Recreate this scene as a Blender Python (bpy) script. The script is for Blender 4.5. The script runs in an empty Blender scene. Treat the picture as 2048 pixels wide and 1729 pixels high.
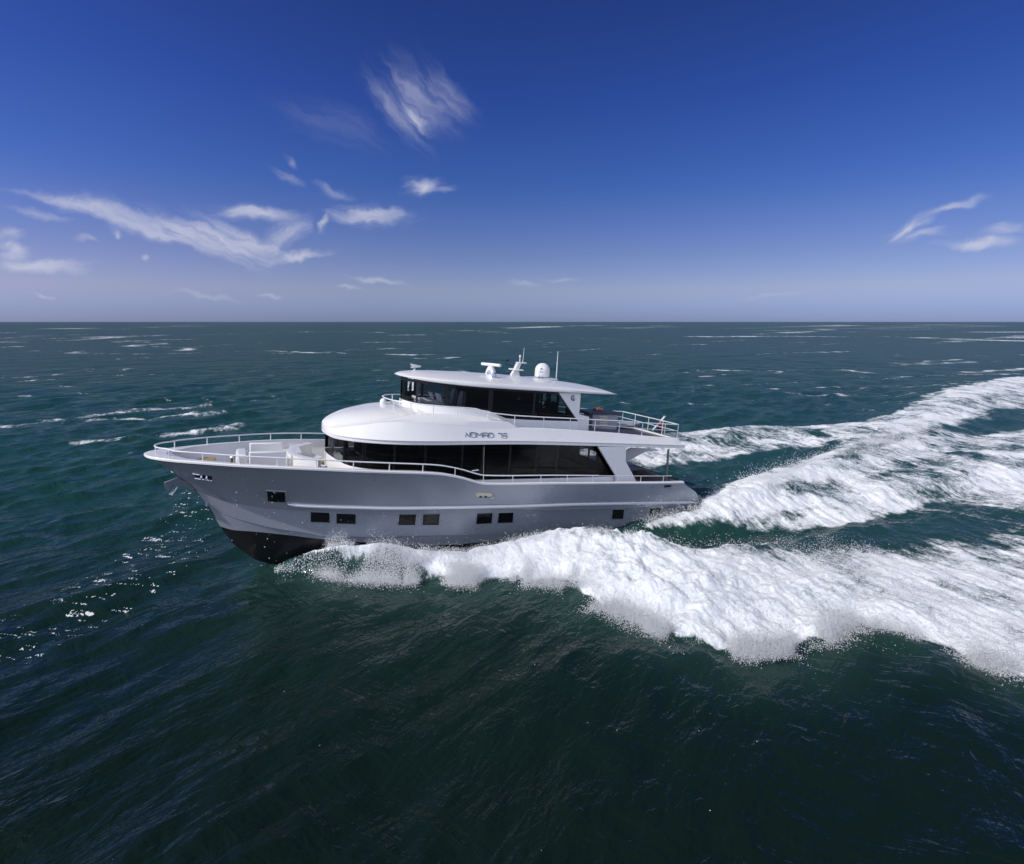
import bpy, bmesh, math, random
import numpy as np
from mathutils import Vector, Matrix
from mathutils.bvhtree import BVHTree
SC = bpy.context.scene
COL = SC.collection
R = math.radians
rng = np.random.default_rng(7)
random.seed(7)

# ------------------------------------------------------------------ camera
F_PX, CX, CY, CAM_H, HORIZON = 1100.0, 1024.0, 864.5, 9.2, 644.0
TILT = math.atan((CY - HORIZON) / F_PX)
cam = bpy.data.cameras.new('camera'); camo = bpy.data.objects.new('camera', cam); COL.objects.link(camo)
cam.sensor_fit = 'HORIZONTAL'; cam.sensor_width = 36.0; cam.lens = F_PX / 2048.0 * 36.0
cam.clip_start = 0.1; cam.clip_end = 200000.0
camo.location = (0, 0, CAM_H); camo.rotation_euler = (math.pi / 2 - TILT, 0, 0)
SC.camera = camo

def ray(u, v):
    d = np.array([(u - CX) / F_PX, 1.0, -(v - CY) / F_PX]); c, s = math.cos(TILT), math.sin(TILT)
    return np.array([d[0], c * d[1] + s * d[2], -s * d[1] + c * d[2]])
CAM = np.array([0, 0, CAM_H])

# the yacht's own frame: X to the bow, Y to port, Z up, running 4.5 degrees bow up
STAR = ray(478, HORIZON); STAR /= np.linalg.norm(STAR)
BOWD = np.array([-STAR[1], STAR[0], 0.0]); PORT = -STAR
TRIM = R(4.5)
FX = math.cos(TRIM) * BOWD + math.sin(TRIM) * np.array([0, 0, 1.0]); UZ = -math.sin(TRIM) * BOWD + math.cos(TRIM) * np.array([0, 0, 1.0])
ORG = 22.0 * STAR - 19.7 * BOWD

# ------------------------------------------------------------------ sun, sky, exposure
SUN_EL = R(40.0)
sh = BOWD * math.cos(R(1)) - STAR * math.sin(R(1))
SUN_DIR = np.array([sh[0] * math.cos(SUN_EL), sh[1] * math.cos(SUN_EL), math.sin(SUN_EL)])
sl = bpy.data.lights.new('sun', 'SUN'); sl.energy = 3.35; sl.angle = R(0.53); sl.color = (1.0, 0.95, 0.88)
so = bpy.data.objects.new('sun', sl); COL.objects.link(so); so.location = (0, 0, 60)
so.rotation_euler = Vector(SUN_DIR).to_track_quat('Z', 'Y').to_euler()
SC.view_settings.view_transform = 'Standard'; SC.view_settings.look = 'None'
SC.view_settings.gamma = 1.0; SC.view_settings.exposure = 0.0
try: SC.view_settings.use_curve_mapping = False
except Exception: pass

class NT:
    """small helper round a node tree"""
    def __init__(s, tree): s.t = tree; s.t.nodes.clear()
    def n(s, typ, ins=None, **kw):
        nd = s.t.nodes.new(typ)
        for k, v in kw.items(): setattr(nd, k, v)
        for k, v in (ins or {}).items():
            sock = nd.inputs[k]
            if isinstance(v, bpy.types.NodeSocket): s.t.links.new(v, sock)
            else: sock.default_value = v
        return nd
    def math(s, op, a, b=0.0, c=0.0, clamp=False):
        nd = s.n('ShaderNodeMath', {0: a, 1: b, 2: c}, operation=op); nd.use_clamp = clamp; return nd.outputs[0]
    def vec(s, op, a, b=(0, 0, 0)):
        nd = s.n('ShaderNodeVectorMath', {0: a, 1: b}, operation=op)
        return nd.outputs['Value'] if op in ('LENGTH', 'DOT_PRODUCT', 'DISTANCE') else nd.outputs[0]
    def noise(s, v, scale, detail=4.0, rough=0.55, dist=0.0):
        return s.n('ShaderNodeTexNoise', {'Vector': v, 'Scale': scale, 'Detail': detail, 'Roughness': rough, 'Distortion': dist})
    def remap(s, v, a, b, c=0.0, d=1.0, smooth=True):
        nd = s.n('ShaderNodeMapRange', {'Value': v, 'From Min': a, 'From Max': b, 'To Min': c, 'To Max': d})
        nd.interpolation_type = 'SMOOTHSTEP' if smooth else 'LINEAR'; nd.clamp = True
        return nd.outputs[0]
    def mix(s, f, a, b):
        nd = s.n('ShaderNodeMix', data_type='RGBA')
        for i, v in ((0, f), (6, a), (7, b)):
            if isinstance(v, bpy.types.NodeSocket): s.t.links.new(v, nd.inputs[i])
            else: nd.inputs[i].default_value = v
        return nd.outputs[2]
    def ramp(s, f, stops):
        nd = s.n('ShaderNodeValToRGB', {0: f}); cr = nd.color_ramp
        while len(cr.elements) < len(stops): cr.elements.new(0.5)
        for e, (p, c) in zip(cr.elements, stops): e.position = p; e.color = (*c, 1)
        return nd.outputs[0]

W = bpy.data.worlds.new('World'); SC.world = W; W.use_nodes = True
wt = NT(W.node_tree)
sky = wt.n('ShaderNodeTexSky', sky_type='NISHITA'); sky.sun_disc = False
sky.sun_elevation = SUN_EL; sky.sun_rotation = math.atan2(SUN_DIR[0], SUN_DIR[1])
sky.air_density = 1.0; sky.dust_density = 0.6; sky.ozone_density = 2.0; sky.altitude = 10
tc = wt.n('ShaderNodeTexCoord'); dirv = tc.outputs['Generated']
sep = wt.n('ShaderNodeSeparateXYZ', {0: dirv})
az = wt.math('ARCTAN2', sep.outputs[0], sep.outputs[1]); el = wt.math('ARCSINE', sep.outputs[2])
grade = wt.ramp(wt.math('MULTIPLY', el, 1.0 / (math.pi / 2), clamp=True), SKY_RAMP := [
    (0.0, (0.45, 0.59, 1.26)), (0.012, (0.44, 0.555, 1.18)), (0.035, (0.57, 0.575, 0.94)), (0.07, (0.46, 0.48, 0.83)), (0.14, (0.24, 0.37, 0.82)),
    (0.22, (0.17, 0.29, 0.78)), (0.34, (0.14, 0.23, 0.60)), (0.44, (0.12, 0.19, 0.36)), (0.6, (0.11, 0.165, 0.22)), (1.0, (0.13, 0.19, 0.24))])
behind = wt.math('MULTIPLY', wt.remap(sep.outputs[1], 0.1, -0.8), wt.remap(sep.outputs[2], -0.05, 0.35))   # unseen sky behind the viewer brightened, added to fill the port side
skycol = wt.n('ShaderNodeVectorMath', {0: sky.outputs[0], 1: grade}, operation='MULTIPLY').outputs[0]
skycol = wt.n('ShaderNodeVectorMath', {0: skycol, 1: wt.vec('MULTIPLY', wt.n('ShaderNodeCombineXYZ', {0: behind, 1: behind, 2: behind}).outputs[0], (8.4, 9.0, 10.0))}, operation='ADD').outputs[0]
sunside = wt.n('ShaderNodeVectorMath', {0: skycol, 1: wt.mix(wt.remap(az, 0.0, -0.80), (1, 1, 1, 1), (1.25, 1.15, 1.17, 1))}, operation='MULTIPLY')   # sky is paler on the sun's side
skycol = sunside.outputs[0]
# cirrus: soft strokes of torn filaments, each at its own bearing and height in the sky
ae = wt.n('ShaderNodeCombineXYZ', {0: az, 1: el}).outputs[0]
warp = wt.noise(ae, 7.0, 3.0, 0.6); warp2 = wt.noise(ae, 30.0, 3.0, 0.6)
wv = wt.vec('MULTIPLY', wt.vec('SUBTRACT', warp.outputs['Color'], (0.5, 0.5, 0.5)), (0.10, 0.05, 0.0))
wv2 = wt.vec('MULTIPLY', wt.vec('SUBTRACT', warp2.outputs['Color'], (0.5, 0.5, 0.5)), (0.030, 0.020, 0.0))
aew = wt.vec('ADD', ae, wt.vec('ADD', wv, wv2))
FIL = {}
def filament(ang):                     # combed noise, shared by strokes of about the same slant
    k = round(ang / R(22))
    if k not in FIL:
        v = wt.n('ShaderNodeVectorRotate', {'Vector': aew, 'Angle': -k * R(22)}, rotation_type='Z_AXIS').outputs[0]
        FIL[k] = wt.noise(wt.vec('MULTIPLY', v, (12.0, 80.0, 0)), 1.0, 4.0, 0.6, 0.5).outputs['Fac']
    return FIL[k]
def sky_at(u, v):
    r = ray(u, v); return math.atan2(r[0], r[1]), math.asin(r[2] / np.linalg.norm(r))
CLOUDS = [  # pixel ends of each stroke's long axis, half width px, strength
    ((0, 376), (260, 428), 9, .45), ((130, 398), (430, 500), 13, .6), ((60, 385), (330, 440), 20, .50), ((200, 410), (560, 515), 32, .95), ((380, 425), (560, 510), 22, .7), ((430, 415), (600, 440), 20, .85), ((520, 500), (610, 440), 26, .55),
    ((510, 515), (680, 500), 10, .8), ((625, 470), (660, 435), 13, .7), ((660, 430), (820, 440), 22, .85), ((800, 385), (870, 370), 22, 1.0), ((850, 385), (910, 378), 8, .3),
    ((0, 500), (60, 490), 22, .8), ((0, 530), (190, 524), 13, .9), ((0, 408), (150, 440), 9, .4), ((0, 462), (70, 470), 10, .55), ((241, 450), (247, 475), 9, .7), ((150, 478), (200, 482), 8, .5),
    ((280, 517), (300, 512), 9, .6), ((730, 140), (860, 290), 34, .30), ((790, 120), (900, 260), 40, .30), ((860, 130), (940, 250), 32, .24), ((770, 130), (910, 270), 80, .13), ((815, 200), (860, 255), 14, .75), ((555, 350), (620, 380), 14, .35), ((590, 310), (610, 345), 12, .4),
    ((640, 380), (710, 400), 16, .3), ((700, 555), (830, 568), 8, .55), ((1000, 560), (1075, 568), 9, .5), ((1080, 555), (1170, 553), 5, .3), ((1780, 490), (1850, 440), 15, .9), ((1840, 440), (1960, 400), 10, .75), ((1800, 490), (1900, 470), 12, .6),
    ((1890, 494), (2060, 480), 12, .85), ((1960, 470), (2080, 450), 14, .5), ((60, 582), (125, 584), 6, .5), ((515, 582), (575, 582), 6, .5), ((680, 578), (735, 577), 6, .4), ((1480, 588), (1650, 580), 6, .3), ((330, 590), (500, 600), 7, .3), ((560, 200), (780, 290), 40, .10)]
acc = None
for i, (a, b, hw, stg) in enumerate(CLOUDS):
    A, B = sky_at(*a), sky_at(*b); c = ((A[0] + B[0]) / 2, (A[1] + B[1]) / 2, 0.0)
    L = math.hypot(B[0] - A[0], B[1] - A[1]) / 2 * 1.6; ang = math.atan2(B[1] - A[1], B[0] - A[0]); w = hw / F_PX * 1.2
    d = wt.vec('SUBTRACT', aew, c)
    d = wt.n('ShaderNodeVectorRotate', {'Vector': d, 'Angle': -ang}, rotation_type='Z_AXIS').outputs[0]
    ln = wt.vec('LENGTH', wt.vec('MULTIPLY', d, (1 / L, 1 / w, 0)))
    core = wt.remap(ln, 1.0, 0.05)
    fil = filament(ang)
    m = wt.math('MULTIPLY', core, wt.math('ADD', wt.math('MULTIPLY', core, 0.15), wt.math('MULTIPLY', 0.88, wt.remap(wt.math('ADD', fil, wt.math('MULTIPLY', core, 0.34)), 0.42, 1.04))))
    m = wt.math('MULTIPLY', m, stg)
    acc = m if acc is None else wt.math('SUBTRACT', wt.math('ADD', acc, m), wt.math('MULTIPLY', acc, m))
bg1 = wt.n('ShaderNodeBackground', {'Color': skycol, 'Strength': 0.1})
bg2 = wt.n('ShaderNodeBackground', {'Color': (0.56, 0.58, 0.72, 1), 'Strength': 1.0})
ms = wt.n('ShaderNodeMixShader', {0: wt.math('MULTIPLY', acc, 0.95, clamp=True), 1: bg1.outputs[0], 2: bg2.outputs[0]})
wt.n('ShaderNodeOutputWorld', {0: ms.outputs[0]})

# ------------------------------------------------------------------ materials
def mat(name, col, rough=0.5, metal=0.0, var=0.06, scale=3.0, bump=0.0, bscale=40.0, coat=0.0, spec=0.5):
    m = bpy.data.materials.new(name); m.use_nodes = True; t = NT(m.node_tree)
    co = t.n('ShaderNodeTexCoord').outputs['Object']
    nz = t.noise(co, scale, 6.0, 0.6)
    c2 = tuple(max(0, x * (1 - var)) for x in col) + (1,); c1 = tuple(min(1, x * (1 + var)) for x in col) + (1,)
    b = t.n('ShaderNodeBsdfPrincipled', {'Base Color': t.mix(nz.outputs['Fac'], c2, c1), 'Metallic': metal, 'Specular IOR Level': spec,
            'Roughness': t.remap(nz.outputs['Fac'], 0.2, 0.8, rough * 0.85, min(1, rough * 1.15))})
    b.inputs['Coat Weight'].default_value = coat; b.inputs['Coat Roughness'].default_value = 0.06
    if bump:
        bn = t.n('ShaderNodeBump', {'Height': t.noise(co, bscale, 3.0).outputs['Fac'], 'Strength': bump, 'Distance': 0.01}); t.t.links.new(bn.outputs[0], b.inputs['Normal'])
    t.n('ShaderNodeOutputMaterial', {0: b.outputs[0]})
    return m

def glass_mat(name, tint, refl=1.0):
    m = bpy.data.materials.new(name); m.use_nodes = True; t = NT(m.node_tree)
    fr = t.n('ShaderNodeFresnel', {'IOR': 1.5})
    tr = t.n('ShaderNodeBsdfTransparent', {'Color': (*tint, 1)}); gl = t.n('ShaderNodeBsdfGlossy', {'Color': (refl, refl, refl, 1), 'Roughness': 0.02})
    mx = t.n('ShaderNodeMixShader', {0: fr.outputs[0], 1: tr.outputs[0], 2: gl.outputs[0]}); t.n('ShaderNodeOutputMaterial', {0: mx.outputs[0]})
    return m

def hull_mat():
    m = bpy.data.materials.new('hull_paint'); m.use_nodes = True; t = NT(m.node_tree)
    co = t.n('ShaderNodeTexCoord').outputs['Object']
    nz = t.noise(co, 0.9, 6.0, 0.6); fl = t.noise(co, 260.0, 2.0)
    c = t.mix(nz.outputs['Fac'], (0.275, 0.302, 0.342, 1), (0.310, 0.338, 0.378, 1))
    streak = t.noise(t.vec('MULTIPLY', co, (3.0, 3.0, 0.25)), 1.0, 5.0)      # salt runs down the topsides
    c = t.mix(t.remap(streak.outputs['Fac'], 0.55, 0.85, 0, 0.25), c, (0.30, 0.31, 0.33, 1))
    b = t.n('ShaderNodeBsdfPrincipled', {'Base Color': c, 'Metallic': 0.3, 'Roughness': t.remap(nz.outputs['Fac'], 0.3, 0.7, 0.26, 0.36)})
    b.inputs['Coat Weight'].default_value = 0.4; b.inputs['Coat Roughness'].default_value = 0.12
    big = t.noise(co, 0.6, 2.0)
    bn = t.n('ShaderNodeBump', {'Height': t.math('ADD', t.math('MULTIPLY', fl.outputs['Fac'], 0.02), t.math('MULTIPLY', big.outputs['Fac'], 1.0)), 'Strength': 0.25, 'Distance': 0.03})
    t.t.links.new(bn.outputs[0], b.inputs['Normal']); t.n('ShaderNodeOutputMaterial', {0: b.outputs[0]})
    return m

def teak_mat():
    m = bpy.data.materials.new('teak'); m.use_nodes = True; t = NT(m.node_tree)
    co = t.n('ShaderNodeTexCoord').outputs['Object']; s = t.n('ShaderNodeSeparateXYZ', {0: co})
    fr = t.math('FRACT', t.math('MULTIPLY', s.outputs[1], 16.0)); seam = t.math('LESS_THAN', fr, 0.10)
    nz = t.noise(t.vec('MULTIPLY', co, (2.0, 30.0, 30.0)), 1.0, 5.0)
    c = t.mix(nz.outputs['Fac'], (0.30, 0.19, 0.085, 1), (0.44, 0.30, 0.15, 1)); c = t.mix(seam, c, (0.03, 0.025, 0.02, 1))
    b = t.n('ShaderNodeBsdfPrincipled', {'Base Color': c, 'Roughness': 0.7}); t.n('ShaderNodeOutputMaterial', {0: b.outputs[0]})
    return m

M = dict(hull=hull_mat(), teak=teak_mat(),
    white=mat('white_gelcoat', (0.74, 0.74, 0.73), 0.28, var=0.012, scale=0.7, coat=0.3),
    shelf=mat('grey_shelf', (0.36, 0.37, 0.40), 0.6), inner=mat('white_deck_paint', (0.74, 0.74, 0.74), 0.5, var=0.05),
    seat=mat('cream_cushion', (0.72, 0.68, 0.60), 0.8, bump=0.3),
    boot=mat('black_antifouling', (0.006, 0.006, 0.008), 0.35, var=0.3),
    steel=mat('polished_steel', (0.78, 0.79, 0.80), 0.22, 1.0, var=0.05),
    paintsteel=mat('white_painted_steel', (0.74, 0.75, 0.76), 0.3, 0.1),
    anchor=mat('weathered_steel', (0.16, 0.18, 0.20), 0.5, 0.6, var=0.25, scale=15), galv=mat('galvanised_steel', (0.42, 0.45, 0.48), 0.42, 0.85, var=0.2, scale=20),
    black=mat('black_trim', (0.012, 0.012, 0.014), 0.3, var=0.2),
    dark=mat('dark_interior', (0.012, 0.012, 0.013), 0.8, var=0.3),
    deckgrey=mat('grey_deck', (0.17, 0.165, 0.18), 0.75, var=0.12, scale=8, bump=0.3),
    cabgrey=mat('grey_cabinet', (0.33, 0.34, 0.38), 0.5), darkgrey=mat('dark_grey_top', (0.06, 0.065, 0.08), 0.45),
    letter=mat('blue_grey_letter', (0.16, 0.19, 0.26), 0.3, 0.6), cream=mat('cream_plastic', (0.66, 0.60, 0.44), 0.5),
    orange=mat('orange_plastic', (0.75, 0.16, 0.07), 0.5), red=mat('dark_red_cloth', (0.28, 0.02, 0.03), 0.8), blue=mat('dark_blue_cloth', (0.05, 0.05, 0.14), 0.8),
    skin=mat('skin', (0.45, 0.28, 0.2), 0.6), cloth=mat('dark_cloth', (0.02, 0.02, 0.025), 0.9), hair=mat('dark_hair', (0.01, 0.009, 0.008), 0.6),
    lamp=mat('lens_plastic', (0.7, 0.7, 0.7), 0.15),
    saloon_glass=glass_mat('saloon_glass', (0.50, 0.49, 0.52), .5), pilot_glass=glass_mat('pilothouse_glass', (0.42, 0.42, 0.44)), fore_glass=glass_mat('side_windscreen_glass', (0.68, 0.70, 0.72)), clear_glass=glass_mat('clear_windscreen_glass', (0.80, 0.84, 0.84)),
    port_glass=mat('black_porthole_glass', (0.006, 0.006, 0.007), 0.05, spec=0.5))
# ------------------------------------------------------------------ sea
def ground(u, v, z=0.0):
    r = ray(u, v); t = (z - CAM_H) / r[2]; w = CAM + t * r
    return w
def yaw_frame(w):                       # level boat frame: metres ahead of the stern, metres to port
    d = np.asarray(w) - ORG; return d @ BOWD, d @ PORT
def gy(u, v, z=0.0):
    a = yaw_frame(ground(u, v, z)); return (float(a[0]), float(a[1]))

def sstep(a, b, x):
    t = np.clip((x - a) / (b - a), 0, 1); return t * t * (3 - 2 * t)
def hash2(ix, iy, seed):
    h = (ix.astype(np.int64) * 374761393 + iy.astype(np.int64) * 668265263 + seed * 974711) & 0xffffffff
    h = ((h ^ (h >> 13)) * 1274126177) & 0xffffffff
    return ((h ^ (h >> 16)) & 0xffff) / 65535.0
def vnoise(x, y, seed=0):
    ix = np.floor(x); iy = np.floor(y); fx = x - ix; fy = y - iy
    ux = fx * fx * fx * (fx * (fx * 6 - 15) + 10); uy = fy * fy * fy * (fy * (fy * 6 - 15) + 10)
    a = hash2(ix, iy, seed); b = hash2(ix + 1, iy, seed); c = hash2(ix, iy + 1, seed); d = hash2(ix + 1, iy + 1, seed)
    return (a * (1 - ux) + b * ux) * (1 - uy) + (c * (1 - ux) + d * ux) * uy
def fbm(x, y, octs=4, seed=0, gain=0.5):
    s = 0; a = 1.0; tot = 0
    for o in range(octs):
        c, sn = math.cos(0.6 * o), math.sin(0.6 * o)
        s = s + a * vnoise((x * c - y * sn) * 2 ** o, (x * sn + y * c) * 2 ** o, seed + o * 17); tot += a; a *= gain
    return s / tot
def billow(x, y, octs=4, seed=0):
    s = 0; a = 1.0; tot = 0
    for o in range(octs):
        c, sn = math.cos(0.7 * o), math.sin(0.7 * o)
        s = s + a * (1 - np.abs(2 * vnoise((x * c - y * sn) * 2 ** o, (x * sn + y * c) * 2 ** o, seed + o * 13) - 1)); tot += a; a *= 0.5
    return s / tot
def puff(x, y, octs=4, seed=0):
    s = 0; a = 1.0; tot = 0
    for o in range(octs):
        c, sn = math.cos(0.7 * o), math.sin(0.7 * o); q = 2 * vnoise((x * c - y * sn) * 2 ** o, (x * sn + y * c) * 2 ** o, seed + o * 13) - 1
        s = s + a * np.sqrt(q * q + .012); tot += a; a *= 0.5
    return s / tot
def poly_dist(x, y, pts, closed=False):
    """distance to a polyline and the third coordinate at the nearest point"""
    P = [tuple(p) + (0,) * (3 - len(p)) for p in pts]
    best = np.full(x.shape, 1e18); val = np.zeros(x.shape); n = len(P)
    for i in range(n if closed else n - 1):
        ax, ay, az_ = P[i]; bx, by, bz = P[(i + 1) % n]; dx, dy = bx - ax, by - ay; L = dx * dx + dy * dy + 1e-9
        t = np.clip(((x - ax) * dx + (y - ay) * dy) / L, 0, 1); d = (x - ax - t * dx) ** 2 + (y - ay - t * dy) ** 2
        k = d < best; best = np.where(k, d, best); val = np.where(k, az_ + t * (bz - az_), val)
    return np.sqrt(best), val
def inside(x, y, pts):
    r = np.zeros(x.shape, bool); n = len(pts)
    for i in range(n):
        ax, ay = pts[i][:2]; bx, by = pts[(i + 1) % n][:2]
        if ay == by: continue
        c = ((ay > y) != (by > y)) & (x < (bx - ax) * (y - ay) / (by - ay) + ax); r ^= c
    return r
def signed(x, y, pts):
    d, _ = poly_dist(x, y, pts, True); return np.where(inside(x, y, pts), d, -d)

CREST = [(19.3, .30, .0), (18.7, .75, .38), (17.9, 1.4, .85), (16.9, 2.1, 1.15), (15.2, 2.9, 1.10), (13.9, 3.3, .80), (12.7, 3.6, .62), (11.3, 3.85, .80), (9.0, 4.3, 1.12),
         (7.4, 5.1, 1.15), (6.1, 6.1, 1.02), (5.2, 7.2, .98), (3.2, 7.9, .75), (0.0, 8.0, .42), (-6, 8.4, .25), (-15.7, 9.5, .2), (-32, 12, .15), (-60, 17, .1)]
OUTER = [(19.4, .35), (18.6, 1.05), (17.6, 1.75), (16.4, 2.85), (15.2, 3.6), (14.3, 4.0), (12.9, 4.9), (11.2, 5.6), (9.7, 6.6), (10.1, 8.0), (9.6, 9.1), (8.8, 10.9), (7.6, 12.3), (6.2, 12.8),
         (4.6, 12.6), (3.8, 12.6), (3.0, 13.7), (2.5, 14.8), (1.75, 16.2), (-1, 19.5), (-8, 25), (-20, 32), (-60, 52)]
BOWPOLY = CREST + OUTER[::-1]
WASH = [(5.6, 2.95), (3.4, 3.0), (0.8, 2.95), (-.6, 1.6), (-4, .6), (-8.5, -.2), (-15.5, -2.0), (-20, -4.0), (-24, -7.0), (-31, -9.0), (-45, -12), (-62, -17), (-90, -23), (-110, -26), (-110, 8), (-60, 7.2), (-40, 6.6),
        (-24, 7.6), (-14, 7.4), (-9.9, 7.3), (-5.3, 7.0), (-1.8, 6.3), (1.8, 4.9)]
HOLE = [(-33, -2.6), (-37, -3.2), (-47, -5.8), (-66, -8.5), (-95, -10), (-95, 1.5), (-52, 1), (-40, 0)]      # clear water between the two crests
FARB = [(17, -2.7), (11, -4), (5, -7), (0, -9.0), (-2.8, -9.6), (-11, -12.6), (-17, -12.6), (-21, -11.2), (-24, -10.0), (-27, -9.3), (-31, -9.5), (-39, -11), (-48, -14), (-55, -16.5), (-67, -19.5), (-80, -21),
        (-110, -26), (-110, -10), (-60, -6), (-45, -4), (-33, -4.6), (-27, -3.9), (-19.8, -3.4), (-15.7, -3.6), (-11, -3.9), (-6, -3.8), (-3.6, -3.6), (2, -3.4), (10, -3.2)]
RIDGES = [  # crest line (x, y, height), half width to port, half width to starboard
    ([(5.7, 2.95, .0), (3.6, 3.2, .22), (1.3, 3.55, .50), (-.8, 3.4, .72), (-4.5, 2.7, .85), (-8.6, 2.0, .8), (-15.5, .4, .62), (-24, -1.9, .5), (-33, -5.2, .6), (-46, -9.5, .8), (-62, -15, .8), (-90, -22, .5)], 1.15, 1.6),
    ([(-3, 4.9, .15), (-9, 4.2, .35), (-16, 4.2, .5), (-26, 4.4, .5), (-45, 5, .3)], 1.1, 1.8),
    ([(12, -4.4, 1.0), (5, -6.5, 1.1), (-3, -8.3, .9), (-11, -10.3, .6), (-20, -9, .45), (-27, -6.6, .5)], 1.8, 1.2)]
STREAKS = [  # thin lines of old foam on the far water: pixel path, width px, strength
    ([(0, 852), (110, 838), (220, 828), (330, 816), (400, 810)], 15, .66), ([(150, 842), (260, 836), (340, 830), (430, 826)], 16, .60), ([(210, 680), (260, 674), (330, 671), (440, 668), (640, 664), (760, 666)], 2.0, .66),
    ([(215, 682), (270, 687), (330, 694), (410, 700)], 2.2, .64), ([(0, 695), (20, 694)], 4, .8), ([(0, 686), (80, 680), (150, 677)], 2.5, .65), ([(40, 703), (130, 703), (200, 706), (300, 709), (360, 707), (470, 704)], 3, .66), ([(180, 720), (250, 718), (330, 713)], 3, .6),
    ([(500, 703), (560, 704), (650, 707), (740, 708), (800, 712), (850, 710)], 4, .68), ([(830, 717), (880, 718), (920, 714)], 4, .8), ([(980, 688), (1100, 686), (1300, 683)], 2, .5), ([(1440, 672), (1600, 673), (1760, 674), (1900, 677), (2048, 680)], 3.5, .78),
    ([(1360, 742), (1460, 742), (1560, 743), (1640, 740)], 4, .62), ([(1640, 740), (1740, 748), (1800, 750)], 4, .5), ([(1350, 690), (1420, 689)], 2.5, .7), ([(1060, 690), (1090, 689)], 2.5, .8), ([(1270, 712), (1310, 709)], 3, .6),
    ([(0, 780), (120, 770), (300, 757), (420, 750)], 8, .34), ([(200, 880), (330, 868), (420, 858)], 18, .6), ([(300, 900), (400, 880)], 12, .42), ([(0, 665), (200, 660), (420, 658)], 1.5, .4), ([(1500, 700), (1700, 705), (1950, 712)], 4, .4), ([(600, 730), (760, 734)], 4, .4)]

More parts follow.
